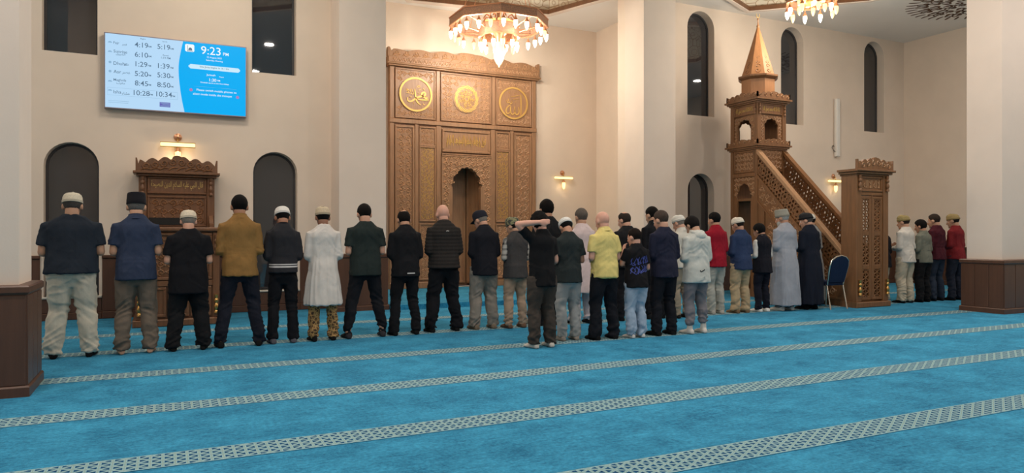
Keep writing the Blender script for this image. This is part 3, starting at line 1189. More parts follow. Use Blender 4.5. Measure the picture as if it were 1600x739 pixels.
top, low, mid = slope(3.05), slope(2.49), slope(1.98)
for sx, nm in ((0.0, 'near'), (MW - .06, 'far')):
    far = sx > 0
    # solid flank below the parapet
    left_part('stair_flank', MB().plate([(XA, 0), (XB, 0), (XB, max(.02, low(XB))), (XA, low(XA))], .012, .05), WM, sx)
    # parapet rails
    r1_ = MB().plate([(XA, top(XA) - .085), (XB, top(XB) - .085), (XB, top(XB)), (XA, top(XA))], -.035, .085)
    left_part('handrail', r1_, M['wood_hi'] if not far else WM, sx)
    left_part('parapet_rail', MB().plate([(XA, low(XA) - .03), (XB, low(XB) - .03), (XB, low(XB) + .04), (XA, low(XA) + .04)], -.015, .06), WM, sx)
    lt = MB()
    poly = [(XA, low(XA) + .04), (XB, low(XB) + .04), (XB, top(XB) - .085), (XA, top(XA) - .085)]
    lattice(lt, poly, .15, .021, .008, .045, PI / 12)
    par_l = left_part('parapet_lattice', lt, WM, sx, kind='stuff')
    ros_ = MB()
    for q in range(7):
        t = (q + .5) / 7
        xx = XA + (XB - XA) * t
        zz = (top(xx) - .085 + low(xx) + .04) / 2
        for rad in (.13, .075):
            for s_ in range(12):
                a, b = 2 * PI * s_ / 12, 2 * PI * (s_ + 1) / 12
                ros_.ribbon([(xx + rad * math.cos(a), zz + rad * math.sin(a)), (xx + rad * math.cos(b), zz + rad * math.sin(b))], [.03, .03], .03, .035, flat=True)
    left_part('parapet_rosettes', ros_, WM, sx, kind='stuff')
# near side mouldings of the flank: sloping bead, triangle field, carving
left_part('flank_moulding', MB().plate([(XA, mid(XA) - .02), (XA + 1.62, mid(XA + 1.62) - .02), (XA + 1.62, mid(XA + 1.62) + .02), (XA, mid(XA) + .02)], -.012, .02)
          .plate([(XA + .15, .15), (XA + .19, .15), (XA + .19, mid(XA + .15) - .05), (XA + .15, mid(XA + .15) - .02)], -.012, .02)
          .plate([(XA + .15, .12), (XB, .12), (XB, .17), (XA + .15, .17)], -.012, .02), WM)
c = MB()
scrolls(c, XA + .03, XA + 1.9, .2, 2.42, .14, .012, .010, .024, lambda x, z: mid(x) + .07 < z < low(x) - .08 and z > .2, 61)
scrolls(c, XA + .25, XA + 1.5, .2, 1.8, .14, .012, .010, .024, lambda x, z: z < mid(x) - .08 and z > .2, 62)
left_part('flank_carving', c, M['wood_hi'], kind='stuff')
# dark board added behind the near lattice to stand in for the shaded stair interior
left_part('parapet_dark_backing', MB().plate([(XA, low(XA)), (XB, low(XB)), (XB, top(XB) - .06), (XA, top(XA) - .06)], .046, .056), M['wood_dark'])
ns = 9
for i in range(ns):
    y = PD + (TY0 - PD) * i / ns
    z = (i + 1) * 2.05 / ns
    obj('step', MB().bbox(.055, MW - .06, y, y + (TY0 - PD) / ns + .02, z - .06, z, .006).box(.055, MW - .06, y + .01, y + .03, max(0, z - .23), z - .05), WM, mn)

# --- tower shaft
for a in (0, MW - .09):
    for b in (TY0, TY1 - .09):
        obj('tower_post', MB().box(a, a + .09, b, b + .09, 0, 3.08), WM, mn)
arch = lobed_pts(.39, .37, .16, 2.0, 2.36, 5)
for sx, nm in ((0, 0), (MW - .03, 1)):
    left_part('tower_side_panel', MB().plate([(.09, 0), (.69, 0), (.69, 2.52), (.09, 2.52)], .012, .035, [arch]), WM, sx)
c = MB()
scrolls(c, .10, .68, 1.2, 2.50, .10, .012, .010, .022, lambda x, z: math.hypot((x - .39) / .245, max(0, z - 1.98) / .45) > 1, 63)
left_part('arch_carving', c, M['wood_hi'], kind='stuff')
left_part('tower_rail', MB().bbox(.06, .72, -.01, .03, 2.50, 2.57, .008), WM)
q_ = T(0, TY1, 0, rz=SL)
pn = left_part('tower_field', MB().box(.09, .69, .012, .035, 2.57, 3.06), WM)
obj('panel_frame', frame(MB(), .10, .68, 2.59, 3.05, .035, -.004, .016), WM, pn)
c = MB()
scrolls(c, .14, .64, 2.63, 3.01, .10, .012, .010, .022, None, 64)
obj('scroll_carving', c, M['wood_hi'], pn, kind='stuff')
obj('tower_back', MB().box(.09, MW - .09, TY1 - .04, TY1 - .01, 0, 3.08), WM, mn)
obj('tower_floor', MB().box(.03, MW - .03, TY0 + .02, TY1 - .02, 2.0, 2.05), WM, mn)
obj('tower_front_head', MB().plate([(.09, 2.62), (MW - .09, 2.62), (MW - .09, 3.08), (.09, 3.08)], TY0 + .01, TY0 + .05), WM, mn)
c = MB()
scrolls(c, .12, MW - .12, 2.66, 3.05, .10, TY0 + .01, .010, .022, None, 66)
obj('tower_head_carving', c, M['wood_hi'], mn, kind='stuff')


def square_cornice(name, z, steps, x0, x1, y0, y1, mat):
    m = MB()
    prev = z
    rings = []
    for o, h in steps:
        rings.append([(x0 - o, y0 - o, prev), (x1 + o, y0 - o, prev), (x1 + o, y1 + o, prev), (x0 - o, y1 + o, prev)])
        prev += h
        rings.append([(x0 - o, y0 - o, prev), (x1 + o, y0 - o, prev), (x1 + o, y1 + o, prev), (x0 - o, y1 + o, prev)])
    m.loft(rings)
    return obj(name, m, mat, mn), prev


def crest_square(z, h, o):
    """cresting boards on the four sides of the tower"""
    L = MW + 2 * o
    LY = (TY1 - TY0) + 2 * o
    for (lx, ln, rz, ox, oy) in ((L, L, 0, -o, TY0 - o), (LY, LY, SL, -o, TY1 + o), (L, L, 0, -o, TY1 + o - .03), (LY, LY, SL, MW + o - .03, TY1 + o)):
        b = obj('tower_cresting', MB().plate([(x, zz) for x, zz in crown_pts(lx, h, 44, .05)], 0, .03), WM, mn, M=T(ox, oy, z, rz=rz))
        c = MB()
        for q in range(6):
            x = (q + .5) * lx / 6
            zq = .35 * h * (1 - abs(2 * (q + .5) / 6 - 1))
            c.ribbon(spiral(x, h * .3 + zq, h * .26, PI if q < 3 else 0, 1.2, 1 if q < 3 else -1), .018, .012, 0)
        obj('scroll_carving', c, M['wood_hi'], b, kind='stuff')


_, z = square_cornice('deck_cornice', 3.06, ((.02, .03), (.05, .035), (.085, .035)), 0, MW, TY0, TY1, WM)
crest_square(z, .13, .06)
# kiosk
for a in (0, MW - .10):
    for b in (TY0, TY1 - .10):
        obj('kiosk_post', MB().box(a, a + .10, b, b + .10, 3.16, 4.02), WM, mn)
kar = lobed_pts(0, .36, 3.16, 3.52, 3.70, 5)
for (ox, oy, rz) in ((MW / 2, TY0 + .02, 0), (.02, (TY0 + TY1) / 2, SL), (MW / 2, TY1 - .05, 0), (MW - .05, (TY0 + TY1) / 2, SL)):
    hw = .30
    far_side = ox > MW - .1
    kp = obj('kiosk_arch_panel', MB().plate([(-hw, 3.16), (hw, 3.16), (hw, 3.78), (-hw, 3.78)], 0, .03, [] if far_side else [lobed_pts(0, .36, 3.165, 3.52, 3.70, 5)]), WM, mn, M=T(ox, oy, 0, rz=rz))
    c = MB()
    scrolls(c, -.29, .29, 3.2, 3.77, .075, 0, .008, .016, lambda x, z: math.hypot(x / .225, max(0, z - 3.5) / .25) > 1, 71)
    obj('arch_carving', c, M['wood_hi'], kp, kind='stuff')
    kb = obj('kiosk_inscription_panel', MB().box(-hw, hw, -.005, .03, 3.79, 4.02), WM, mn, M=T(ox, oy, 0, rz=rz))
    obj('panel_frame', frame(MB(), -hw + .01, hw - .01, 3.80, 4.01, .025, -.022, 0), WM, kb)
    letters('gold_inscription', arabic('لا اله الا الله محمد رسول الله'), M['gold_dull'], kb, 0, 3.905, -.005, h=.12, w=.48, extrude=.006, off=.012)
for sx, sy in ((.05, TY0 - .015), (MW - .05, TY0 - .015), (-.015, TY0 + .06)):
    obj('spindle', MB().lathe([(r * .8, z_ * .8) for r, z_ in SPINDLE], 8, M=T(sx, sy, 3.79)), WM, mn, smooth=True)
_, z = square_cornice('kiosk_cornice', 4.02, ((.02, .03), (.055, .035), (.09, .035)), 0, MW, TY0, TY1, WM)
crest_square(z, .15, .06)
tc_ = T(MW / 2, (TY0 + TY1) / 2, 0)
obj('spire_drum', MB().lathe([(.36, 4.10), (.36, 4.60)], 8, ph=PI / 8), M['wood_spire'], mn, M=tc_)
obj('spire_cornice', MB().lathe([(.36, 4.56), (.40, 4.58), (.43, 4.61), (.43, 4.645), (.36, 4.65)], 8, ph=PI / 8), WM, mn, M=tc_)
spire = obj('spire', MB().lathe([(.355, 4.65), (.24, 5.02), (.035, 5.68), (.02, 5.72)], 8, ph=PI / 8), M['wood_spire'], mn, M=tc_)
c = MB()
for k_ in range(8):
    ang = k_ * PI / 4 + PI / 8 + PI / 8
    mm = Matrix.Rotation(ang + PI / 2, 4, 'Z') @ Matrix.Translation((0, -.33, 4.66)) @ Matrix.Rotation(-math.atan2(.31, 1.0), 4, 'X')
    sub = MB()
    for q in range(4):
        sub.ribbon(spiral(0, .08 + q * .10, .06 - q * .008, 0, 1.0, 1 if q % 2 else -1), .016, .006, 0)
    c.add(sub.v, sub.f, mm)
obj('spire_carving', c, WM, spire, kind='stuff')
obj('finial', MB().lathe([(.012, 5.70), (.03, 5.72), (.03, 5.745), (.014, 5.77), (.008, 5.86), (.02, 5.875), (.02, 5.89), (.005, 5.91), (.003, 5.93)], 10, M=None), M['wood_spire'], mn, M=tc_, smooth=True)
cres = MB()
pts = [(.045 * math.sin(a), 5.965 - .045 * math.cos(a)) for a in [math.radians(-150 + i * 15) for i in range(21)]]
cres.ribbon(pts, .014, .008, .004, flat=True)
obj('crescent', cres, M['gold_dull'], mn, M=tc_)

# ================================================================== wall lamps
def sconce(x, y, z, label, glow):
    e = thing('wall_lamp', label, 'lamp', (x, y, z), 0, 'wall lamps with a brass bar and hanging glass')
    obj('wall_plate', MB().lathe([(.01, 0), (.062, 0), (.058, .016), (.045, .02), (.034, .03), (.0, .034)], 16, M=T(0, 0, .13, rx=PI / 2)), M['copper'], e, smooth=True)
    obj('arm', MB().tube([(0, -.02, .13), (0, -.055, .11), (0, -.07, .05), (0, -.08, -.09)], .010, 8), M['brass'], e, smooth=True)
    bar = MB().tube([(-.25, -.08, .0), (-.245, -.08, .0), (.245, -.08, .0), (.25, -.08, .0)], [.012, .032, .032, .012], 12)
    b = obj('lamp_bar', bar, M['tube_lamp'], e, smooth=True)
    obj('bar_trim', MB().box(-.255, .255, -.10, -.05, .030, .040).box(-.255, .255, -.10, -.05, -.040, -.030), M['brass'], b)
    s = obj('socket', MB().lathe([(.008, .0), (.018, -.01), (.03, -.045), (.048, -.075), (.044, -.08)], 14, M=T(0, -.08, -.035)), M['copper'], e, smooth=True)
    obj('bulb', MB().lathe([(.040, 0), (.042, -.05), (.036, -.11), (.02, -.15), (.004, -.165)], 14, M=T(0, -.08, -.115)), M['bulb_dim'], s, smooth=True)
    l = D.lights.new('wall_lamp_light', 'POINT')
    l.energy = glow
    l.color = (1, .78, .48)
    l.shadow_soft_size = .06
    lo = D.objects.new('wall_lamp_light', l)
    COL.objects.link(lo)
    lo.parent = e
    lo.location = (0, -.16, -.20)
    return e


sconce(.16, YW - .005, 2.73, 'brass bar wall lamp shining just above the preaching pulpit cresting', 4.0)
sconce(8.88, YA - .005, 2.70, 'small brass bar wall lamp on the apse wall right of the mihrab', 1.5)
sconce(15.20, YW - .005, 2.64, 'small brass bar wall lamp behind the minbar stair parapet', 1.5)

spk = thing('column_speaker', 'tall slim white column loudspeaker high on the wall beyond the minbar', 'speaker', (15.27, YW, 3.27))
obj('speaker_body', MB().bbox(-.06, .06, -.11, -.03, 0, 1.46, .012), M['white_metal'], spk)
obj('speaker_bracket', MB().box(-.02, .02, -.03, 0, .2, .3).box(-.02, .02, -.03, 0, 1.16, 1.26), M['white_metal'], spk)
obj('speaker_cable', MB().tube([(-.06, -.06, .12), (-.11, -.05, .15), (-.13, -.02, .22), (-.09, -.01, .28), (-.03, -.02, .25)], .008, 6), M['frame_dark'], spk, smooth=True)


# ================================================================== chandeliers
def poly_band(n, R, z0, z1, t=.02, ph=0.0):
    m = MB()
    rings = []
    for (r, z) in ((R, z0), (R, z1), (R - t, z1), (R - t, z0)):
        rings.append([(r * math.cos(2 * PI * i / n + ph), r * math.sin(2 * PI * i / n + ph), z) for i in range(n)])
    rings.append(rings[0])
    return m.loft(rings, cap=False)


SOCK = MB().lathe([(.006, .10), (.010, .06), (.02, .05), (.024, .03), (.040, .0), (.044, -.02), (.036, -.025)], 10)
BULB = MB().lathe([(.038, -.02), (.042, -.06), (.036, -.11), (.022, -.155), (.006, -.18)], 10)
band_mat = NT('pierced_bronze_band')
_v = band_mat.coord((1, 1, 1))
_e = band_mat.n('ShaderNodeTexVoronoi', feature='DISTANCE_TO_EDGE')
_e.inputs['Scale'].default_value = 28
band_mat.l(_v, _e.inputs['Vector'])
band_mat.base(band_mat.mix(band_mat.ramp(_e.outputs[0], 0.02, 0.10), lin((190, 140, 108)), lin((150, 118, 98))), 0.4, 0.5)
band_mat.bump(_e.outputs[0], 0.5, 0.01)


def chandelier(label, loc, big, power):
    e = thing('chandelier', label, 'chandelier', loc, 0, 'chandeliers')
    first = [None, None]

    def lamp(x, y, z, dim):
        if first[0] is None:
            first[0] = obj('lamp_socket', SOCK, M['copper'], e, smooth=True, M=T(x, y, z))
            first[1] = obj('bulb', BULB, M['bulb'], first[0], smooth=True)
            s = first[0]
        else:
            s = clone(first[0], 'lamp_socket', e, T(x, y, z))
            b = clone(first[1], 'bulb', s, Matrix())
            if dim:
                b.material_slots[0].link = 'OBJECT'
                b.material_slots[0].material = M['bulb_dim']
        return s

    rnd = random.Random(3)
    rings = [(1.02, 0.0, 24, 8, .16), (.42, -.22, 12, 8, .22)] if big else [(.50, 0.0, 10, 8, .14)]
    for R, z, cnt, sides, bh in rings:
        ph = PI / sides
        rb = obj('ring_band', poly_band(sides, R, z, z + bh, .025, ph), band_mat.m, e)
        obj('ring_rim', poly_band(sides, R + .012, z + bh - .012, z + bh + .012, .05, ph), M['copper'], rb)
        obj('ring_rim', poly_band(sides, R + .012, z - .012, z + .012, .05, ph), M['copper'], rb)
        for i in range(cnt):
            a = 2 * PI * (i + .5) / cnt + .05
            rr = R * math.cos(PI / sides) / math.cos(((a - ph) % (2 * PI / sides)) - PI / sides)
            lamp((rr - .012) * math.cos(a), (rr - .012) * math.sin(a), z - .11, rnd.random() < .42)
    if big:
        for i in range(8):
            a = 2 * PI * i / 8 + PI / 8
            obj('spoke', MB().tube([(.42 * math.cos(a), .42 * math.sin(a), -.10), (.72 * math.cos(a), .72 * math.sin(a), .0), (1.0 * math.cos(a), 1.0 * math.sin(a), .05)], .013, 6), M['copper'], e, smooth=True)
        for i in range(10):
            a = 2 * PI * i / 10
            obj('crystal_cup', MB().lathe([(.05, 0), (.06, .06), (.055, .15), (.03, .15)], 10, M=T(.25 * math.cos(a), .25 * math.sin(a), -.05)), M['crystal'], e, smooth=True)
        obj('hub', MB().lathe([(.02, .5), (.06, .45), (.05, .2), (.12, .1), (.2, -.05), (.22, -.1), (.1, -.2), (.08, -.34), (.02, -.34)], 16), M['copper'], e, smooth=True)
        bw = obj('bowl_collar', MB().lathe([(.10, -.40), (.11, -.34), (.11, -.52), (.118, -.535), (.118, -.55), (.09, -.55)], 18), M['crystal'], e, smooth=True)
        obj('glass_bowl', MB().lathe([(.104, -.55), (.105, -.62), (.09, -.70), (.055, -.77), (.025, -.80), (.016, -.83), (.004, -.85)], 18), M['bowl'], bw, smooth=True)
        for i in range(8):
            a = 2 * PI * i / 8
            obj('scroll_ornament', MB().tube([(.35 * math.cos(a), .35 * math.sin(a), .12), (.28 * math.cos(a), .28 * math.sin(a), .22), (.2 * math.cos(a), .2 * math.sin(a), .18), (.24 * math.cos(a), .24 * math.sin(a), .12)], .016, 6), M['copper'], e, smooth=True)
    else:
        obj('hub', MB().lathe([(.02, .8), (.05, .7), (.05, .3), (.16, .18), (.22, .08), (.18, -.02), (.05, -.06), (.01, -.08)], 16), M['brass'], e, smooth=True)
        for i in range(5):
            a = 2 * PI * i / 5
            obj('spoke', MB().tube([(.1 * math.cos(a), .1 * math.sin(a), .1), (.3 * math.cos(a), .3 * math.sin(a), .14), (.5 * math.cos(a), .5 * math.sin(a), .08)], .013, 6), M['brass'], e, smooth=True)
            lamp(.25 * math.cos(a + .6), .25 * math.sin(a + .6), -.02, True)
        for i in range(6):
            a = 2 * PI * i / 6
            obj('crystal_cup', MB().lathe([(.04, 0), (.05, .06), (.045, .13), (.02, .13)], 8, M=T(.22 * math.cos(a), .22 * math.sin(a), -.02)), M['crystal'], e, smooth=True)
    top_z = ZC + (1.75 if big else 1.6) - loc[2]
    for i in range(4):
        a = 2 * PI * i / 4 + .3
        R = .95 if big else .45
        obj('hanging_rod', MB().tube([(R * math.cos(a), R * math.sin(a), .1), (.12 * math.cos(a), .12 * math.sin(a), top_z)], .008, 6), M['copper'], e, smooth=True)
    for q in range(4):          # the light of the bulbs, four points within the ring
        l = D.lights.new('chandelier_light', 'POINT')
        l.energy = power / 4
        l.color = LAMP
        l.shadow_soft_size = .12
        lo = D.objects.new('chandelier_light', l)
        COL.objects.link(lo)
        lo.parent = e
        R = .74 if big else .34
        lo.location = (R * math.cos(PI / 2 * q + .4), R * math.sin(PI / 2 * q + .4), -.42 if big else -.40)
    return e


chandelier('large octagonal copper chandelier with rings of lit bulbs hanging before the mihrab', (6.17, 13.30, 5.59), True, 320)
chandelier('small brass chandelier at the top edge hanging near the minbar spire', (11.6, 10.15, 5.93), False, 190)
chandelier('small brass chandelier above the left bay before the screen', (.66, 10.15, 5.93), False, 125)

# ================================================================== display screen
sx0, sx1, sz0, sz1 = -.85, 1.176, 3.25, 4.387
SW, SH = sx1 - sx0, sz1 - sz0
scr = thing('display_screen', 'large lit wall screen showing prayer times and the clock, above the pulpit', 'screen', (sx0, 12.50, sz0))
obj('screen_housing', MB().box(-.012, SW + .012, .004, .12, -.012, SH + .012), M['screen_frame'], scr)
obj('bezel', frame(MB(), -.012, SW + .012, -.012, SH + .012, .014, -.004, .006, .002), M['screen_frame'], scr)
E_L = emit('screen_pale_blue', (186, 222, 252), 0.96)
E_R = emit('screen_cyan', (2, 178, 250), 0.95)
E_W = emit('screen_white', (240, 250, 255), 1.0)
E_D = emit('screen_slate_text', (96, 124, 150), 0.85)
E_M = emit('screen_mid_blue', (150, 190, 222), 0.9)
E_V = emit('screen_violet', (112, 112, 190), 0.9)
E_P = emit('screen_rose', (190, 130, 190), 0.9)
obj('schedule_area', MB().box(.002, SW - .002, 0, .004, .002, SH - .002), E_L, scr)


def sz_(zx, zy):
    """position on the screen from the zoomed reading of the photograph"""
    X, Z = at(150 + zx * .2029, 40 + zy * .203, 12.5)
    return X - sx0, Z - sz0


left = [sz_(672, 125), sz_(655, 190), sz_(638, 290), sz_(638, 390), sz_(650, 500), sz_(665, 590), sz_(682, 655)]
left = [(left[0][0], SH - .002)] + [p_ for p_ in left[1:-1]] + [(left[-1][0], .002)]
bl = curve(left, 24)
obj('clock_area', MB().plate(bl + [(SW - .002, .002), (SW - .002, SH - .002)], -.002, 0), E_R, scr)


def st(s, zx, zy, hpx, mat, align='C', y=-.003, name='screen_text'):
    x, z = sz_(zx, zy)
    letters(name, s, mat, scr, x, z, y, h=hpx * .203 * 11.35 / FPX, extrude=.0003, align=align, off=.004)


rows = [('Fajr', 'فجر', 133, 150, '4:19', '5:19', 165), ('Sunrise', 'الشروق', 195, 222, '6:10', None, 240), ('Dhuhr', 'ظهر', 288, 295, '1:29', '1:39', 312),
        ('Asr', 'عصر', 352, 360, '5:20', '5:30', 383), ('Maghrib', 'مغرب', 418, 445, '8:45', '8:50', 457), ('Isha', 'عشاء', 508, 512, '10:28', '10:34', 530)]
zyl = [150, 225, 298, 372, 445, 520]
for (nm, ar, ny, ay, a, b, zb), za in zip(rows, zyl):
    two = nm in ('Sunrise', 'Maghrib')
    st(nm, 135, ny, 24 if nm != 'Sunrise' else 22, E_D, 'L')
    st(arabic(ar), 190 if two else (200 if nm in ('Fajr', 'Asr', 'Isha') else 215), ay if two else ny + 12, 20, E_D, 'C' if two else 'L')
    st(a, 350 if len(a) < 5 else 352, za, 38, E_D)
    st('AM' if za < 260 else 'PM', 412 if len(a) < 5 else 425, za + 12, 13, E_D)
    if b:
        st(b, 522 if len(b) < 5 else 525, zb, 38, E_D)
        st('AM' if za < 200 else 'PM', 583 if len(b) < 5 else 596, zb + 14, 13, E_D)
st('Begins', 362, 104, 13, E_D)
st('Iqamah', 530, 125, 11, E_D)
st('Zawal', 535, 230, 12, E_D)
st('1:19 PM', 538, 250, 15, E_D)
for q, zy in enumerate((128, 200, 280, 350, 428, 498)):
    x, z = sz_(108, zy)
    ic = MB()
    if q in (2, 3):
        ic.plate([(x + .02 * math.cos(2 * PI * i / 14), z + .02 * math.sin(2 * PI * i / 14)) for i in range(14)], -.002, 0)
    else:
        ic.plate([(x - .032, z - .006), (x + .032, z - .006)] + [(x + .026 * math.cos(PI * i / 8), z + .018 * math.sin(PI * i / 8)) for i in range(9)], -.002, 0)
    obj('screen_icon', ic, E_M, scr)
a_, b_ = sz_(88, 470), sz_(628, 572)
ol = frame(MB(), a_[0], b_[0], b_[1], a_[1] - .005, .003, -.002, 0, .0)
obj('highlight_box', ol, E_M, scr)
for zx, zy, w in ((95, 575, .28), (95, 588, .27)):
    x, z = sz_(zx, zy)
    obj('footnote_line', MB().box(x, x + w, -.002, 0, z - .003, z + .003), E_M, scr)
a_, b_ = sz_(490, 588), sz_(572, 630)
obj('screen_badge', MB().box(a_[0], b_[0], -.002, 0, b_[1], a_[1]), E_V, scr)
for q in range(3):
    obj('screen_badge_line', MB().box(a_[0] + .01 + .03 * (q % 2), b_[0] - .01, -.003, 0, b_[1] + .012 + q * .022, b_[1] + .018 + q * .022), E_M, scr)
a_, b_ = sz_(686, 140), sz_(757, 205)
lg = [(a_[0] + (b_[0] - a_[0]) * u, b_[1] + (a_[1] - b_[1]) * v) for u, v in ((.12, 0), (.88, 0), (1, .12), (1, .88), (.88, 1), (.12, 1), (0, .88), (0, .12))]
logo = obj('screen_logo_tile', MB().plate(lg, -.003, 0), E_W, scr)
lx, lz = sz_(722, 190)
obj('screen_logo', MB().box(lx - .035, lx - .028, -.005, -.003, lz - .005, lz + .075).plate([(lx - .02, lz), (lx + .035, lz), (lx + .035, lz + .02)] + [(lx + .008 + .024 * math.cos(PI * i / 8), lz + .02 + .024 * math.sin(PI * i / 8)) for i in range(9)] + [(lx - .02, lz + .02)], -.005, -.003).box(lx - .04, lx + .045, -.005, -.003, lz - .016, lz - .008), E_D, logo)
st('9:23', 885, 195, 62, E_W)
st('PM', 1000, 222, 24, E_W)
st('22 August 2025', 912, 250, 16, E_W)
st('Saturday, Evening', 912, 273, 16, E_W)
a_, b_ = sz_(712, 290), sz_(1110, 335)
c_, d_ = sz_(712, 325), sz_(1110, 368)
pill = [(a_[0] + .03, c_[1]), (b_[0] - .03, d_[1]), (b_[0], d_[1] + .03), (b_[0], b_[1] - .03), (b_[0] - .03, b_[1] - .0), (a_[0] + .03, a_[1]), (a_[0], a_[1] - .03), (a_[0], c_[1] + .03)]
zt, zb2 = (a_[1] + b_[1]) / 2, (c_[1] + d_[1]) / 2
pill = [(a_[0] + .03, zb2), (b_[0] - .03, zb2), (b_[0], zb2 + .03), (b_[0], zt - .03), (b_[0] - .03, zt), (a_[0] + .03, zt), (a_[0], zt - .03), (a_[0], zb2 + .03)]
pl = obj('screen_pill', MB().plate(pill, -.003, 0), emit('screen_pill_white', (205, 238, 255), .97), scr)
st('Isha Jama begins in 1h 11m', 912, 328, 18, E_D, y=-.004)
st('Jumuah', 885, 383, 20, E_W)
st('Prayer', 968, 398, 12, E_W)
st('1:30', 900, 420, 24, E_W)
st('PM', 945, 425, 12, E_W)
st('Khutbah starts at the first Adhan', 915, 445, 11, E_W)
a_, b_ = sz_(750, 470), sz_(1080, 487)
obj('screen_rule', MB().box(a_[0], b_[0], -.002, 0, (a_[1] + b_[1]) / 2 - .0015, (a_[1] + b_[1]) / 2 + .0015), E_M, scr)
st('Please switch mobile phones to', 930, 508, 21, E_W)
st('silent mode inside the mosque', 898, 537, 21, E_W)
for zx, zy in ((732, 494), (1090, 553)):
    x, z = sz_(zx, zy)
    obj('screen_icon', MB().plate([(x + .024 * math.cos(2 * PI * i / 16), z + .024 * math.sin(2 * PI * i / 16)) for i in range(16)], -.003, 0), E_P, scr)

# ================================================================== chair by the minbar
ch = thing('banquet_chair', 'navy padded banquet chair with chrome tube frame beside the minbar portal', 'chair', (10.485, 8.86, 0), 0.0)
navy = cloth('navy_vinyl', (24, 38, 66), .8, 120, .6, .15)
back_o = [(-.20, .0), (.20, .0), (.225, .30), (.205, .40), (.12, .46), (0, .485), (-.12, .46), (-.205, .40), (-.225, .30)]
BM = T(0, -.21, .46, rx=math.radians(14))
bk = obj('backrest', MB().plate([(x * .93, z * .95 + .01) for x, z in back_o], -.012, .045), navy, ch, M=BM)
fr = MB()
cv = [(x, .01, z) for x, z in [(-.19, -.04)] + [(-.20, .0), (-.225, .30), (-.205, .40), (-.12, .46), (0, .485), (.12, .46), (.205, .40), (.225, .30), (.20, .0)] + [(.19, -.04)]]
fr.tube(cv, .0135, 8)
obj('back_frame', fr, M['chrome'], ch, M=BM, smooth=True)
st_ = MB()
st_.loft([[(x * s, y * s, z) for x, y in ((-.21, -.20), (.21, -.20), (.22, .12), (.17, .22), (-.17, .22), (-.22, .12))] for s, z in ((.96, .41), (1, .425), (1, .46), (.95, .48), (.7, .487))])
obj('seat', st_, navy, ch, smooth=True)
for sx in (-1, 1):
    obj('leg', MB().tube([(sx * .20, -.16, .45), (sx * .20, -.19, .40), (sx * .205, -.27, .0)], .0125, 8), M['chrome'], ch, smooth=True)
    obj('leg', MB().tube([(sx * .20, .16, .45), (sx * .20, .16, .40), (sx * .21, .18, .0)], .0125, 8), M['chrome'], ch, smooth=True)
    obj('seat_rail', MB().tube([(sx * .20, -.19, .415), (sx * .20, .19, .415)], .0125, 8), M['chrome'], ch, smooth=True)

# ================================================================== people
SKIN = {}


def skin_mat(rgb):
    k = 'skin_%d' % rgb[0]
    if k not in SKIN:
        t = NT(k)
        c = lin(rgb)
        t.base(t.mix(t.noise(t.coord(), 14, 3), tuple(x * .85 for x in c), c), .6)
        t.b.inputs['Subsurface Weight'].default_value = 0.0
        SKIN[k] = t.m
    return SKIN[k]


CL = {}


def cmat(rgb, kind='cloth'):
    k = '%s_%d_%d_%d' % (kind, *rgb)
    if k not in CL:
        if kind == 'denim':
            CL[k] = cloth(k, rgb, .72, 300, .9, .35)
        elif kind == 'batik':
            t = NT(k)
            v = t.coord()
            vo = t.n('ShaderNodeTexVoronoi', feature='DISTANCE_TO_EDGE')
            vo.inputs['Scale'].default_value = 26
            t.l(v, vo.inputs['Vector'])
            f = t.ramp(vo.outputs[0], .04, .16)
            w = t.noise(v, 30, 4)
            t.base(t.mix(f, lin((176, 138, 84)), t.mix(t.ramp(w, .42, .58), lin((52, 36, 26)), lin((122, 88, 50)))), .85)
            CL[k] = t.m
        elif kind == 'plaid':
            t = NT(k)
            tc = t.n('ShaderNodeTexCoord')
            s = t.n('ShaderNodeSeparateXYZ')
            t.l(tc.outputs['Object'], s.inputs[0])
            fx = t.math('LESS_THAN', t.math('FRACT', t.math('ADD', t.math('MULTIPLY', t.math('ADD', s.outputs[0], s.outputs[1]), 13), 50)), .4)
            fz = t.math('LESS_THAN', t.math('FRACT', t.math('MULTIPLY', s.outputs[2], 13)), .4)
            f = t.math('MULTIPLY', t.math('ADD', fx, fz), .5)
            t.base(t.mix(f, lin((176, 172, 164)), lin((34, 34, 38))), .9)
            CL[k] = t.m
        elif kind == 'camo':
            t = NT(k)
            w = t.noise(t.coord(), 34, 3)
            t.base(t.mix(t.ramp(w, .44, .56), lin((52, 54, 52)), lin((128, 126, 92))), .9)
            CL[k] = t.m
        elif kind == 'track':       # black jersey with two white stripes at the hem
            t = NT(k)
            tc = t.n('ShaderNodeTexCoord')
            s = t.n('ShaderNodeSeparateXYZ')
            t.l(tc.outputs['Object'], s.inputs[0])
            z = s.outputs[2]
            f = None
            for a, b in ((.908, .926), (.938, .950)):
                g = t.math('MULTIPLY', t.math('GREATER_THAN', z, a), t.math('LESS_THAN', z, b))
                f = g if f is None else t.math('ADD', f, g)
            t.base(t.mix(f, lin(rgb), lin((196, 192, 190))), .9)
            t.bump(t.noise(t.coord(), 16, 4), .3, .02)
            CL[k] = t.m
        elif kind == 'hair':
            t = NT(k)
            w = t.noise(t.coord((1, 1, .35)), 140, 3)
            c = lin(rgb)
            t.base(t.mix(w, tuple(x * .35 for x in c), tuple(x * 1.0 for x in c)), .85)
            t.b.inputs['Specular IOR Level'].default_value = .15
            t.bump(w, .6, .006)
            CL[k] = t.m
        elif kind == 'knit':
            t = NT(k)
            w = t.n('ShaderNodeTexVoronoi')
            w.inputs['Scale'].default_value = 110
            t.l(t.coord(), w.inputs['Vector'])
            c = lin(rgb)
            t.base(t.mix(w.outputs[0], c, tuple(x * .7 for x in c)), .9)
            t.bump(w.outputs[0], .5, .004)
            CL[k] = t.m
        else:
            CL[k] = cloth(k, rgb)
    return CL[k]


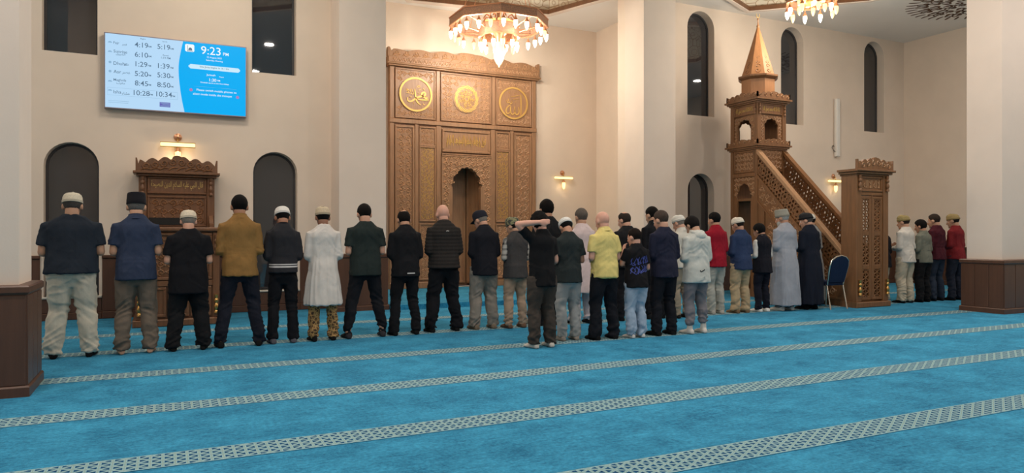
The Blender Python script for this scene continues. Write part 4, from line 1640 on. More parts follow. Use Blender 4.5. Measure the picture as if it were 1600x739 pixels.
def ell(cx, cy, z, rx, ry, n=20, pw=2.3):
    """superellipse ring"""
    out = []
    for i in range(n):
        a = 2 * PI * i / n
        c, s = math.cos(a), math.sin(a)
        out.append((cx + rx * math.copysign(abs(c) ** (2 / pw), c), cy + ry * math.copysign(abs(s) ** (2 / pw), s), z))
    return out


def lerp_rows(rows, n):
    """resample (z, cy, rx, ry) rows smoothly"""
    rows = sorted(rows)
    zs = [r[0] for r in rows]
    out = []
    for i in range(n):
        z = zs[0] + (zs[-1] - zs[0]) * i / (n - 1)
        for k in range(len(zs) - 1):
            if zs[k] <= z <= zs[k + 1] + 1e-9:
                break
        t = (z - zs[k]) / max(1e-6, zs[k + 1] - zs[k])
        t = t * t * (3 - 2 * t) * .5 + t * .5
        out.append((z,) + tuple(rows[k][c] + (rows[k + 1][c] - rows[k][c]) * t for c in (1, 2, 3)))
    return out


def hand(mb, wr, el, out, curl=.55, s=1.0, thumb=1):
    """palm and five fingers at wrist wr, pointing away from the elbow el; out = palm-back direction"""
    wr, el, out = Vector(wr), Vector(el), Vector(out)
    f = (wr - el).normalized()
    side = f.cross(out).normalized()
    up = side.cross(f).normalized()
    pc = wr + f * .045 * s
    mb.loft([[tuple(wr + f * t * s + side * (w * s * math.cos(2 * PI * i / 10)) + up * (h * s * math.sin(2 * PI * i / 10))) for i in range(10)]
             for t, w, h in ((-.03, .026, .022), (.0, .027, .021), (.03, .038, .019), (.065, .043, .017), (.085, .040, .013))])
    for k, (o, L) in enumerate(((-.031, .066), (-.0105, .076), (.0105, .072), (.031, .056))):
        p = wr + f * .078 * s + side * o * s
        d = f.copy()
        pts = [p - f * .02 * s, p]
        for seg in range(3):
            d = (d * math.cos(curl * (.7 + .25 * seg)) - up * math.sin(curl * (.7 + .25 * seg))).normalized()
            p = p + d * L * s * (.44, .32, .24)[seg]
            pts.append(p)
        mb.tube(pts, [.0095 * s, .0095 * s, .009 * s, .0085 * s, .007 * s], 7)
    p = wr + f * .018 * s + side * (.026 * thumb) * s
    d = (f * .75 + side * thumb * .7 - up * .15).normalized()
    p2 = p + d * .035 * s
    d2 = (f * .95 + side * thumb * .2 - up * .3).normalized()
    mb.tube([p - d * .015 * s, p, p2, p2 + d2 * .03 * s, p2 + d2 * .052 * s], [.012 * s, .0125 * s, .011 * s, .010 * s, .007 * s], 7)


def vnoise(p, seed):
    """smooth value noise on an (n, 3) array, about -1..1"""
    q = np.floor(p).astype(np.int64)
    f = p - q
    f = f * f * f * (f * (f * 6 - 15) + 10)
    out = np.zeros(len(p))
    for dx in (0, 1):
        for dy in (0, 1):
            for dz in (0, 1):
                h = (q[:, 0] + dx) * 374761393 + (q[:, 1] + dy) * 668265263 + (q[:, 2] + dz) * 2147483647 + seed * 974711
                h = (h ^ (h >> 13)) * 1274126177
                h = ((h ^ (h >> 16)) & 0xffff) / 32767.5 - 1
                w = (f[:, 0] if dx else 1 - f[:, 0]) * (f[:, 1] if dy else 1 - f[:, 1]) * (f[:, 2] if dz else 1 - f[:, 2])
                out += h * w
    return out


def ridged(p, seed):
    """creases: sharp valleys between soft puffs"""
    return 1 - 2.2 * np.abs(vnoise(p, seed)) ** .8


def crumple(me, amp, seed, kind='soft', fz=0, fx=0):
    """push vertices along their normals by folds"""
    n = len(me.vertices)
    co = np.empty(n * 3)
    me.vertices.foreach_get('co', co)
    co = co.reshape(-1, 3)
    no = np.empty(n * 3)
    me.vertices.foreach_get('normal', no)
    no = no.reshape(-1, 3)
    x, y, z = co[:, 0], co[:, 1], co[:, 2]
    warp = np.stack((vnoise(co * 5, seed + 1), vnoise(co * 5 + 9, seed + 2), vnoise(co * 5 + 21, seed + 3)), 1) * .05
    c = co + warp
    sg = np.sign(x)
    if kind == 'legs':
        lo, hi = z.min(), z.max()
        t = (z - lo) / (hi - lo)
        # slanted folds running down and outwards, dense at ankle, knee and seat
        dz = c[:, 2] + .55 * c[:, 0] * sg + .35 * c[:, 1]
        a = -ridged(np.stack((c[:, 0] * 7 + 40 * (sg > 0), c[:, 1] * 7, dz * 19), 1), seed)
        b = -ridged(np.stack((c[:, 0] * 9 + 40 * (sg > 0), c[:, 1] * 9, (c[:, 2] - .5 * c[:, 0] * sg) * 26), 1), seed + 4)
        v = vnoise(np.stack((c[:, 0] * 22, c[:, 1] * 22, c[:, 2] * 3.0), 1), seed + 6)
        w = .45 + 1.0 * np.exp(-(t / .20) ** 2) + .55 * np.exp(-((t - .48) / .10) ** 2) + .4 * np.exp(-((t - .86) / .08) ** 2)
        d = (-.75 * a - .45 * b * np.exp(-(t / .3) ** 2) + .5 * v - .25) * w
    else:
        zz = z / z.max()
        a = ridged(np.stack((c[:, 0] * 3.5, c[:, 1] * 3.5, (c[:, 2] + .9 * c[:, 0] * sg) * 15), 1), seed)      # slanting pulls
        b = ridged(np.stack((c[:, 0] * 13, c[:, 1] * 13, (c[:, 2] - .3 * c[:, 0] * sg) * 2.6), 1), seed + 4)     # hanging folds
        hz_ = ridged(np.stack((c[:, 0] * 3, c[:, 1] * 3, c[:, 2] * 20), 1), seed + 5)                            # creases at the waist
        v = vnoise(co * 6, seed + 6)
        wa = np.exp(-((zz - .70) / .07) ** 2)
        d = .50 * a * (.45 + .55 * (vnoise(co * 4 + 7, seed + 8) > -.1)) + .42 * b + .35 * hz_ * wa + .35 * v - .35
        if kind == 'puffer':
            d = d * .3 + 1.3 * (np.abs(np.sin(PI * z / .047)) ** .6 - .6)
        elif kind == 'long':
            ang = np.arctan2(y, x)
            w = np.clip((1.2 - z) / .8, 0, 1)
            e = ridged(np.stack((np.cos(ang) * 3.2, np.sin(ang) * 3.2, z * 1.1), 1), seed + 8)
            d = d * (1 - .75 * w) + w * 1.5 * e
    co += no * (d * amp)[:, None]
    me.vertices.foreach_set('co', co.ravel())
    me.update()


PENDING = []     # (object, voxel, smooth iterations, crumple args) resolved in one go at the end


def grow(name, mb, mat, parent, vox, it=3, cr=None):
    me = D.meshes.new(name)
    me.from_pydata(mb.v, [], mb.f)
    bm = bmesh.new()
    bm.from_mesh(me)
    bmesh.ops.recalc_face_normals(bm, faces=bm.faces)
    bm.to_mesh(me)
    bm.free()
    o = link(name, me, mat, parent)
    m = o.modifiers.new('r', 'REMESH')
    m.mode = 'VOXEL'
    m.voxel_size = vox
    m.adaptivity = 0.0
    s = o.modifiers.new('s', 'SMOOTH')
    s.factor = .5
    s.iterations = it
    PENDING.append((o, cr))
    return o


def head_shell(Mh, rule, scale, n=28, m=18, noise=0.0, seed=1, ctr=(0, -.012, .03), rad=(.076, .097, .095)):
    """closed shell around the cranium that dips under the skin where rule(p) is false"""
    r = random.Random(seed)
    rings = []
    for k in range(m + 1):
        a = min(max(PI * k / m, .04), PI - .04)
        ring = []
        for i in range(n):
            b = 2 * PI * i / n
            d = (math.sin(a) * math.cos(b), math.sin(a) * math.sin(b), -math.cos(a))
            p = tuple(ctr[c] + rad[c] * d[c] for c in range(3))
            w = rule(p)
            s = .90 + (scale - .90) * w + (r.uniform(-noise, noise) if w > .5 else 0)
            ring.append(tuple(Mh @ Vector(tuple(ctr[c] + rad[c] * d[c] * s for c in range(3)))))
        rings.append(ring)
    return MB().loft(rings)


def sstep(x, a, b):
    t = min(1, max(0, (x - a) / (b - a)))
    return t * t * (3 - 2 * t)


def hairline(p, long=0.0):
    # higher at the face, lower at the nape
    line = -.045 - long + .10 * sstep(p[1], -.02, .055) + .045 * sstep(p[1], .03, .08)
    return sstep(p[2], line - .008, line + .008)


def person(x, y, h, label, group, wide=1.0, belly=1.0, stance=.13, yaw=0.0, bow=24, turn=0, skin=(196, 150, 122),
           top='tee', tc=(30, 30, 34), hem=.84, tk='cloth', over=None, legs='trousers', lc=(24, 24, 28), lk='cloth', bag=1.0,
           hair='short', hc=(24, 20, 18), cap=None, cc=(220, 210, 190), feet='sock', fc=(20, 20, 20), arms='fold', lhem=None, vox=.0125, seed=0, collar=None, toe=6, beard=None):
    s = (h + .03 * (1 if bow > 15 else .5)) / 1.745
    wx = wide
    R = random.Random(seed + 17)
    body = MB()
    Sx = lambda p: (p[0] * s, p[1] * s, p[2] * s)
    # ---- skeleton
    hipx, kneex, ankx = .085 * (.6 + .4 * wx), (.085 + stance) / 2 + .004, stance
    J = {}
    for sd in (-1, 1):
        J['hip', sd] = (sd * hipx, 0, .90)
        J['knee', sd] = (sd * kneex, .025, .49)
        J['ank', sd] = (sd * ankx, -.02, .085)
        J['sho', sd] = (sd * .166 * wx, -.014, 1.368)
        if arms == 'fold' or (arms == 'head' and sd == 1) or (arms == 'chin' and sd == 1):
            J['elb', sd] = (sd * (.168 * wx + .036), -.022, 1.10)
            J['wri', sd] = (sd * .085, .175 * (.5 + .5 * belly) + (.025 if sd == 1 else 0), 1.10 + .03 * sd)
        elif arms == 'head':
            J['elb', sd] = (-.335, .02, 1.56)
            J['wri', sd] = (-.10, -.105, 1.585)
        elif arms == 'chin':
            J['elb', sd] = (-.22, .06, 1.17)
            J['wri', sd] = (-.115, .155, 1.40)
    # ---- body
    rows = [(.80, 0, .10 * wx, .09), (.90, -.008, .15 * wx, .100 * belly), (1.03, .0, .136 * wx, .090 * belly), (1.18, .0, .140 * wx, .088 * belly), (1.32, -.010, .148 * wx, .088), (1.40, -.014, .130 * wx, .070), (1.455, -.018, .075 * wx, .055)]
    body.loft([[Sx(p) for p in ell(0, cy, z, rx, ry)] for z, cy, rx, ry in lerp_rows(rows, 14)])
    for sd in (-1, 1):
        a, b, c = J['hip', sd], J['knee', sd], J['ank', sd]
        mid1 = tuple((a[i] + b[i]) / 2 for i in range(3))
        calf = (b[0] * .7 + c[0] * .3, b[1] * .7 + c[1] * .3 - .02, b[2] * .7 + c[2] * .3)
        body.tube([Sx(p) for p in (a, mid1, b, calf, c, (c[0], c[1], c[2] - .05))], [q * s for q in (.082, .075, .054, .056, .036, .036)], 12)
        e, w_, sh = J['elb', sd], J['wri', sd], J['sho', sd]
        m1 = tuple(sh[i] * .5 + e[i] * .5 for i in range(3))
        m2 = tuple(e[i] * .65 + w_[i] * .35 for i in range(3))
        body.tube([Sx(p) for p in (sh, m1, e)], [q * s for q in (.050, .048, .043)], 12)
        body.ball(Sx(e), .043 * s, 10, 6)
        body.tube([Sx(p) for p in (e, m2, w_)], [q * s for q in (.042, .042, .029)], 12)
        if arms == 'head' and sd == -1:
            hand(body, Sx(w_), Sx(e), (0, -1, .25), .35, s, thumb=1)
        elif arms == 'chin' and sd == -1:
            hand(body, Sx(w_), Sx(e), (-1, 0, .3), .8, s, thumb=-1)
        else:
            hand(body, Sx(w_), Sx(e), (0, 1, .2), .35, s, thumb=-sd)
        # foot
        ta = math.radians(toe) * sd
        fx, fy = J['ank', sd][0], J['ank', sd][1]

        def foot(mbx, g, fx=fx, fy=fy, ta=ta):
            rr = []
            for fyy, hw, zt in ((-.072, .018, .035), (-.062, .030, .060), (-.03, .035, .085), (.02, .036, .082), (.07, .042, .060), (.12, .046, .045), (.155, .040, .036), (.18, .022, .026)):
                ring = []
                for i in range(12):
                    an = 2 * PI * i / 12
                    lx = (hw + g) * math.cos(an)
                    lz = zt / 2 + (zt / 2 + g) * math.sin(an)
                    ly = fyy + g * (1 if fyy > .1 else -1 if fyy < -.05 else 0)
                    gx = fx + lx * math.cos(ta) + ly * math.sin(ta)
                    gy = fy + .01 - lx * math.sin(ta) + ly * math.cos(ta)
                    ring.append(Sx((gx, gy, max(.001, lz))))
                rr.append(ring)
            mbx.loft(rr)
        foot(body, 0.0)
        J['footfn', sd] = foot
    # neck and head
    piv = Vector((0, -.012, 1.475)) * s
    Mh = Matrix.Translation(piv) @ Matrix.Rotation(math.radians(-turn), 4, 'Z') @ Matrix.Rotation(math.radians(-bow), 4, 'X') @ Matrix.Translation((0, .016 * s, .114 * s)) @ Matrix.Scale(s * (1.10 if h > 1.5 else 1.15), 4)
    body.tube([tuple(Vector((0, -.02, 1.40)) * s), tuple(piv - Vector((0, 0, .0))), tuple(Mh @ Vector((0, -.03, -.04)))], [.068 * s * (.7 + .3 * wx), .062 * s * (.7 + .3 * wx), .062 * s], 14)
    for c, r in (((0, -.012, .03), (.076, .097, .095)), ((0, .028, -.018), (.063, .066, .086)), ((0, .045, -.070), (.047, .048, .038)),
                 ((.078, -.006, -.004), (.012, .024, .033)), ((-.078, -.006, -.004), (.012, .024, .033)), ((0, .092, -.060), (.024, .010, .009)), ((0, .088, -.095), (.02, .016, .014))):
        body.ball(c, r, 16, 12, Mh)
    body.tube([(0, .086, .022), (0, .106, -.008), (0, .112, -.028), (0, .094, -.036)], [.009, .012, .016, .012], 8, Mh)
    body.tube([(-.045, .070, .022), (-.02, .086, .026), (.02, .086, .026), (.045, .070, .022)], [.008, .011, .011, .008], 8, Mh)
    po = grow('person', body, skin_mat(skin), None, .0105, 2)
    po.location = (x, y, 0)
    po.rotation_euler = (0, 0, -math.radians(yaw))
    tag(po, label, 'person', group)
    # eyes
    for sd in (-1, 1):
        obj('eye', MB().ball((sd * .031, .079, .006), (.013, .011, .010), 8, 6, Mh), plain_cache('eye_white', (225, 220, 214), .2), po, smooth=True)
    # ---- trousers
    if legs:
        tr = MB()
        rows = [(.74, 0, .13 * wx, .10), (.84, -.018, (.160 + .008 * bag) * wx + .006, .124 * (.5 + .5 * belly)), (.92, -.014, .166 * wx, .120 * belly), (.98, -.004, .150 * wx, .100 * belly)]
        tr.loft([[Sx(p) for p in ell(0, cy, z, rx, ry)] for z, cy, rx, ry in lerp_rows(rows, 8)])
        for sd in (-1, 1):
            a, b, c = J['hip', sd], J['knee', sd], J['ank', sd]
            up_ = (a[0] * .75 + b[0] * .25, -.012, .80)
            m1 = (a[0] * .4 + b[0] * .6, .004, .65)
            cf = (b[0] * .6 + c[0] * .4, b[1] * .3 + c[1] * .7, .33)
            k_ = (.9 + .1 * wx) * bag
            lz = .055 if lhem is None else lhem
            tr.tube([Sx(p) for p in (a, up_, m1, b, cf, (c[0], c[1] + .004, .16), (c[0], c[1] + .01, lz + .03), (c[0], c[1] + .012, lz))], [q * s * k_ for q in (.098, .100, .090, .078, .074, .070, .071, .070)] if legs == 'trousers' else [q * s * k_ for q in (.098, .100, .090, .080, .074, .062, .048, .046)], 16)
        grow('trousers', tr, cmat(lc, lk), po, vox, 3, dict(amp=.0135 * (.3 + .7 * bag), seed=seed + 5, kind='legs'))
    # ---- feet
    for sd in (-1, 1):
        if feet == 'bare':
            continue
        mb = MB()
        J['footfn', sd](mb, .006)
        if feet == 'long_sock':
            c = J['ank', sd]
            mb.tube([Sx((c[0], c[1], .05)), Sx((c[0], c[1], .13)), Sx((c[0], c[1], .20))], [.044 * s, .042 * s, .045 * s], 12)
        if feet == 'shoe':
            J['footfn', sd](mb, .012)
        grow('shoe' if feet == 'shoe' else 'sock', mb, cmat(fc, 'cloth'), po, .010, 2)
    # ---- upper garment
    def torso(g, hz, flare=0.0, zt=1.505):
        hw = (.168 + .012) * wx + g + flare
        rows = [(hz, -.020, hw, (.142 * belly + g + flare * .7))]
        if hz < .75:
            rows.append((.75, -.018, (.17 + .012) * wx + g + flare * .45, .142 * belly + g + flare * .3))
        rows += [(.95, -.016, .176 * wx + g, .136 * belly + g), (1.08, -.004, .168 * wx + g, .120 * belly + g), (1.22, -.006, .172 * wx + g, .116 * (.4 + .6 * belly) + g), (1.34, -.020, .182 * wx + g, .114 + g), (1.395, -.024, .166 * wx + g, .098 + g), (1.435, -.024, .122 * wx + g, .080 + g), (1.470, -.022, .090 * wx + g * .8, .072 + g), (zt, -.018, .068 + g * .5, .062 + g * .5)]
        return [[Sx(p) for p in ell(0, cy, z, rx, ry)] for z, cy, rx, ry in lerp_rows(rows, 20)]

    def sleeves(mb, g, length):
        for sd in (-1, 1):
            e, w_, sh = J['elb', sd], J['wri', sd], J['sho', sd]
            st_ = (sh[0] * .62, sh[1], sh[2] + .012)
            if length == 'short':
                t = .74
                en = tuple(sh[i] * (1 - t) + e[i] * t for i in range(3))
                mm_ = tuple(sh[i] * .6 + e[i] * .4 for i in range(3))
                mb.tube([Sx(p) for p in (st_, sh, mm_, en)], [q * s for q in (.052, .060 + g, .060 + g * 1.3, .062 + g * 1.8)], 14)
            else:
                mm_ = tuple(sh[i] * .5 + e[i] * .5 for i in range(3))
                m2 = tuple(e[i] * .5 + w_[i] * .5 for i in range(3))
                w2 = tuple(e[i] * .06 + w_[i] * .94 for i in range(3))
                mb.tube([Sx(p) for p in (st_, sh, mm_, e)], [q * s for q in (.052, .059 + g, .056 + g, .052 + g)], 14)
                mb.ball(Sx(e), (.054 + g) * s, 12, 8)
                mb.tube([Sx(p) for p in (e, m2, w2)], [q * s for q in (.053 + g, .048 + g, .040 + g)], 14)

    SPEC = {'tee': (.010, 'short', 'shirt'), 'polo': (.011, 'short', 'polo_shirt'), 'shirt': (.012, 'long', 'shirt'), 'sweater': (.013, 'long', 'sweater'), 'jacket': (.020, 'long', 'jacket'),
            'puffer': (.026, 'long', 'puffer_jacket'), 'hoodie': (.022, 'long', 'hoodie'), 'kurta': (.016, 'long', 'kurta'), 'thobe': (.022, 'long', 'robe'), 'vest': (.027, None, 'vest')}
    g, slv, nm = SPEC[top]
    if top == 'vest':
        sh_ = MB()
        sh_.loft(torso(.002, .90))
        sleeves(sh_, .004, 'long')
        grow('shirt', sh_, cmat(*over), po, vox, 3, dict(amp=.005, seed=seed + 3))
    mb = MB()
    hz = {'kurta': .47, 'thobe': .10}.get(top, hem)
    mb.loft(torso(g, hz, {'kurta': .055, 'thobe': .055}.get(top, .008)))
    if slv:
        sleeves(mb, g * .6, slv)
    gm = grow(nm, mb, cmat(tc, tk), po, vox, 3, dict(amp=.0075 if top in ('puffer',) else .0105, seed=seed + 9, kind={'puffer': 'puffer', 'kurta': 'long', 'thobe': 'long'}.get(top, 'soft')))
    if top in ('polo', 'shirt', 'jacket', 'puffer', 'vest', 'thobe') or collar:
        rr = []
        tilt = math.radians(10)
        for dz, gr in ((1.440, .030), (1.470, .016), (1.500, .014), (1.503, .006), (1.470, .004)):
            rr.append([Sx((p[0], p[1] + (p[2] - 1.45) * .3, p[2] + p[1] * -.22)) for p in ell(0, -.018, dz, .062 * (.75 + .25 * wx) + gr, .060 + gr, 18, 2)])
        cm = MB().loft(rr, cap=False)
        obj('collar', cm, cmat(collar or tc, 'cloth'), po, smooth=True)
    if top == 'hoodie' or (top == 'jacket' and tk == 'hooded'):
        hd = MB()
        hd.ball((0, -.095 * s, 1.415 * s), (.105 * s, .055 * s, .075 * s), 16, 10)
        hd.tube([Sx(p) for p in ((-.07, .03, 1.475), (-.09, -.05, 1.465), (-.05, -.10, 1.455), (.05, -.10, 1.455), (.09, -.05, 1.465), (.07, .03, 1.475))], .030 * s, 10)
        grow('hood', hd, cmat(tc, 'cloth'), po, .012, 2, dict(amp=.004, seed=seed))
    # ---- hair
    if hair:
        if hair == 'horseshoe':
            rule = lambda p: hairline(p) * (1 - sstep(p[2], .055, .075)) * (1 - sstep(p[1], .02, .05))
            hs = head_shell(Mh, rule, 1.045, noise=.006, seed=seed)
        elif hair == 'thin':
            rule = lambda p: hairline(p) * (1 - (1 - sstep(math.hypot(p[0] * 1.1, p[1] + .045), .035, .055)) * sstep(p[2], .08, .1))
            hs = head_shell(Mh, rule, 1.06, noise=.008, seed=seed)
        elif hair == 'curly':
            hs = head_shell(Mh, lambda p: hairline(p, .01), 1.24, 36, 24, noise=.085, seed=seed)
        elif hair == 'thick':
            hs = head_shell(Mh, lambda p: hairline(p, .012), 1.15, 32, 22, noise=.025, seed=seed)
        else:
            hs = head_shell(Mh, lambda p: hairline(p) * (.55 + .45 * sstep(p[2], -.02, .05)), 1.10, 32, 22, noise=.014, seed=seed)
        obj('hair', hs, cmat(hc, 'hair'), po, smooth=True)
    if cap:
        cm = MB()

        def capring(z, k, fy=0.0):
            return [tuple(Mh @ Vector(p)) for p in [(.080 * k * math.cos(2 * PI * i / 28), -.012 + fy + .101 * k * math.sin(2 * PI * i / 28), z + .10 * (.101 * math.sin(2 * PI * i / 28))) for i in range(28)]]
        if cap == 'kufi':
            prof = ((.028, 1.035), (.030, 1.075), (.055, 1.075), (.058, 1.055), (.085, 1.03), (.108, .92), (.124, .72), (.134, .42), (.138, .1))
        elif cap == 'tall':
            prof = ((.030, 1.05), (.032, 1.09), (.075, 1.09), (.079, 1.07), (.120, 1.04), (.139, 1.0), (.146, .9), (.146, .45), (.146, .1))
        else:
            prof = ((.022, 1.05), (.024, 1.085), (.05, 1.085), (.09, 1.05), (.118, .90), (.134, .66), (.143, .36), (.146, .1))
        cm.loft([capring(z, k) for z, k in prof])
        co_ = obj('cap', cm, cmat(cc, 'camo' if cap == 'camo' else 'knit' if cap == 'kufi' else 'cloth'), po, smooth=True)
        if cap == 'kufi' or cap == 'tall':
            obj('cap_band', MB().loft([capring(z, k) for z, k in ((.026, 1.05), (.028, 1.10), (.050, 1.10), (.052, 1.05))], cap=False), cmat(tuple(int(v * .86) for v in cc), 'cloth'), co_, smooth=True)
        if cap == 'baseball':
            br = []
            for t, yy in ((0, .06), (.5, .125), (1, .17)):
                br.append([tuple(Mh @ Vector((w * (.075 - .02 * t * t), yy - .03 * w * w, .045 - .012 * t - .016 * w * w + dz))) for dz in (0, .006) for w in ((-1, -.5, 0, .5, 1) if dz == 0 else (1, .5, 0, -.5, -1))])
            obj('brim', MB().loft(br), cmat(cc, 'cloth'), co_, smooth=True)
    if beard:
        obj('beard', MB().loft([[tuple(Mh @ Vector((rx * math.cos(2 * PI * i / 16), .042 + ry * math.sin(2 * PI * i / 16), z))) for i in range(16)] for z, rx, ry in ((-.135, .012, .02), (-.12, .034, .044), (-.09, .052, .058), (-.06, .060, .056), (-.035, .062, .040), (-.03, .05, .03))]), cmat(beard, 'hair'), po, smooth=True)
    po['_s'] = s
    return po, gm, s


_pc = {}


def plain_cache(n, rgb, r):
    if n not in _pc:
        _pc[n] = plain(n, rgb, r)
    return _pc[n]


def settle():
    """apply the surface-growing modifiers and the folds"""
    bpy.context.view_layer.update()
    dg = bpy.context.evaluated_depsgraph_get()
    for o, cr in PENDING:
        me = D.meshes.new_from_object(o.evaluated_get(dg))
        old = o.data
        mats = list(old.materials)
        nm = old.name
        o.modifiers.clear()
        o.data = me
        me.materials.clear()
        for m_ in mats:
            me.materials.append(m_)
        D.meshes.remove(old)
        me.name = nm
        if cr:
            crumple(me, **cr)
        me.polygons.foreach_set('use_smooth', [True] * len(me.polygons))
    PENDING.clear()


def print_on(par, garment, name, items, mat, off=.004):
    """printed strokes laid onto the back of a garment: items = [(width, [(x, z), ...])]"""
    me = garment.data
    bv = BVHTree.FromPolygons([v.co[:] for v in me.vertices], [p.vertices[:] for p in me.polygons])
    mb = MB()
    for w, pts in items:
        path = curve(pts, max(8, 4 * len(pts)))
        vs, fs = [], []
        for i, p in enumerate(path):
            a, b = path[max(i - 1, 0)], path[min(i + 1, len(path) - 1)]
            dx, dz = b[0] - a[0], b[1] - a[1]
            L = math.hypot(dx, dz) or 1
            for sg in (-1, 1):
                q = (p[0] - dz / L * w / 2 * sg, p[1] + dx / L * w / 2 * sg)
                hit = bv.ray_cast(Vector((q[0], -1.0, q[1])), Vector((0, 1, 0)))
                yy = hit[0].y if hit[0] is not None else 0
                vs.append((q[0], yy - off, q[1]))
        for i in range(len(path) - 1):
            fs.append((2 * i, 2 * i + 1, 2 * i + 3, 2 * i + 2))
        mb.add(vs, fs)
    return obj(name, mb, mat, par, kind='stuff' if len(items) > 1 else None)


FR, SR, RR = 'worshippers in the front row', 'worshippers in the second row', 'worshippers beyond the minbar'
PPL = []


def P_(*a, **k):
    k['seed'] = len(PPL) * 7 + 1
    r = person(*a, **k)
    PPL.append(r)
    return r


BLACK, NAVY = (22, 22, 26), (28, 33, 50)
P_(-.90, 8.78, 1.73, 'heavyset man in dark navy t-shirt, cream cap and off-white trousers, leftmost in the row', FR, wide=1.34, belly=1.28, stance=.165, top='tee', tc=(42, 49, 59), hem=.88, lc=(206, 198, 180), bag=1.22, hair='short', hc=(90, 84, 80), cap='kufi', cc=(222, 212, 190), fc=(16, 16, 18), bow=16)
P_(-.30, 8.77, 1.74, 'man in dark blue polo, black cap and grey-brown cargo trousers', FR, wide=1.06, belly=1.1, stance=.14, top='polo', tc=(48, 58, 80), hem=.80, lc=(112, 100, 88), bag=1.12, hc=(120, 116, 112), cap='tall', cc=(22, 22, 28), feet='bare', bow=12)
P_(.22, 8.75, 1.56, 'shorter man in loose black t-shirt and black trousers with cream knit cap', FR, wide=1.18, belly=1.2, stance=.17, top='tee', tc=BLACK, hem=.70, lc=(26, 26, 28), bag=1.25, hc=(150, 140, 130), cap='kufi', cc=(214, 202, 180), bow=18, skin=(205, 155, 130))
P_(.76, 8.78, 1.76, 'man in mustard brown corduroy shirt and dark jeans, black hair, no cap', FR, wide=1.02, stance=.205, top='shirt', tc=(142, 106, 60), hem=.80, lc=(28, 30, 40), bag=1.0, hair='short', hc=(18, 15, 14), bow=10, skin=(170, 120, 92))
P_(1.25, 8.83, 1.63, 'man in black track jacket with white hem stripes and white cap', FR, wide=.88, stance=.125, top='jacket', tk='track', tc=(24, 24, 30), hem=.885, lc=BLACK, bag=.95, hc=(22, 18, 16), cap='kufi', cc=(226, 222, 214), fc=(86, 84, 90), bow=26, skin=(165, 116, 90))
P_(1.72, 8.82, 1.64, 'man in knee-length white kurta, beige cap and brown batik trousers', FR, wide=.95, stance=.125, top='kurta', tc=(214, 206, 198), lc=(90, 66, 40), lk='batik', bag=1.0, hc=(24, 20, 18), cap='kufi', cc=(200, 182, 154), bow=12, skin=(150, 104, 80), fc=(18, 16, 16))
P_(2.25, 8.865, 1.68, 'man in dark green t-shirt standing with feet wide in black slim trousers', FR, wide=1.08, stance=.225, top='tee', tc=(38, 46, 44), hem=.80, lc=(24, 25, 30), legs='jogger', lhem=.03, bag=.98, hair='short', hc=(26, 20, 17), fc=(48, 46, 50), bow=20, skin=(200, 150, 125))
P_(2.77, 8.865, 1.61, 'man in black hooded jacket with a small reflective strip on the back hem', FR, wide=.98, stance=.155, top='jacket', tc=(24, 24, 27), hem=.80, lc=(22, 22, 25), bag=1.0, hair='thin', hc=(24, 20, 18), bow=22, skin=(190, 140, 112))
P_(3.325, 8.93, 1.69, 'bald man in ribbed black puffer jacket and wide black trousers', FR, wide=1.04, belly=1.1, stance=.18, top='puffer', tc=(44, 40, 38), hem=.86, lc=(22, 22, 26), bag=1.18, hair=None, bow=16, skin=(214, 160, 138))
P_(3.92, 8.95, 1.62, 'man in black zip jacket, dark baseball cap and baggy grey trousers', FR, wide=.98, belly=1.12, stance=.14, top='jacket', tc=(26, 27, 34), hem=.78, lc=(140, 132, 122), bag=1.22, hair='short', hc=(150, 140, 130), cap='baseball', cc=(34, 35, 44), bow=26, turn=-25, feet='shoe', fc=(120, 106, 90), skin=(200, 150, 125))
P_(4.36, 8.86, 1.52, 'short man in charcoal quilted vest over plaid sleeves, with patterned green cap', FR, wide=.96, stance=.125, top='vest', tc=(66, 64, 64), over=((150, 146, 140), 'plaid'), hem=.78, lc=(172, 148, 126), bag=1.05, hair='short', hc=(30, 26, 22), cap='camo', cc=(120, 120, 90), bow=20, turn=-30, feet='shoe', fc=(110, 84, 66))
P_(3.87, 7.18, 1.55, 'boy in black t-shirt with one hand clasped behind his curly head', SR, wide=.92, stance=.12, top='tee', tc=(20, 20, 22), hem=.78, lc=(68, 60, 54), bag=1.18, hair='curly', hc=(22, 20, 19), bow=26, arms='head', feet='sock', fc=(206, 196, 184), skin=(214, 160, 132), yaw=-4)
P_(4.42, 7.52, 1.52, 'stooping man in charcoal green t-shirt and light grey trousers, white cap', SR, wide=1.02, stance=.11, top='tee', tc=(44, 50, 50), hem=.80, lc=(160, 160, 158), bag=1.05, hair='short', hc=(20, 18, 17), cap='kufi', cc=(226, 224, 218), bow=42, fc=(150, 140, 130), turn=10, skin=(185, 135, 108))
P_(4.90, 8.92, 1.80, 'tall dark-haired man in black behind the boy with the raised elbow', FR, wide=.98, stance=.12, top='tee', tc=(28, 28, 30), lc=BLACK, hair='thick', hc=(20, 16, 14), bow=10, skin=(190, 140, 112))
P_(5.43, 8.85, 1.68, 'grey-haired man in pale pinkish long shirt and white trousers', FR, wide=1.0, stance=.13, top='kurta', tc=(214, 194, 192), lc=(206, 194, 196), bag=1.2, hair='short', hc=(110, 100, 92), bow=6, skin=(196, 145, 120), feet='shoe', fc=(22, 20, 20))
P_(4.87, 7.41, 1.59, 'bald man in bright yellow polo shirt and black trousers', SR, wide=1.02, belly=1.1, stance=.145, top='polo', tc=(224, 204, 128), hem=.83, lc=(26, 27, 33), bag=1.12, hair=None, bow=14, skin=(214, 160, 132), turn=-8, feet='shoe', fc=(18, 18, 20))
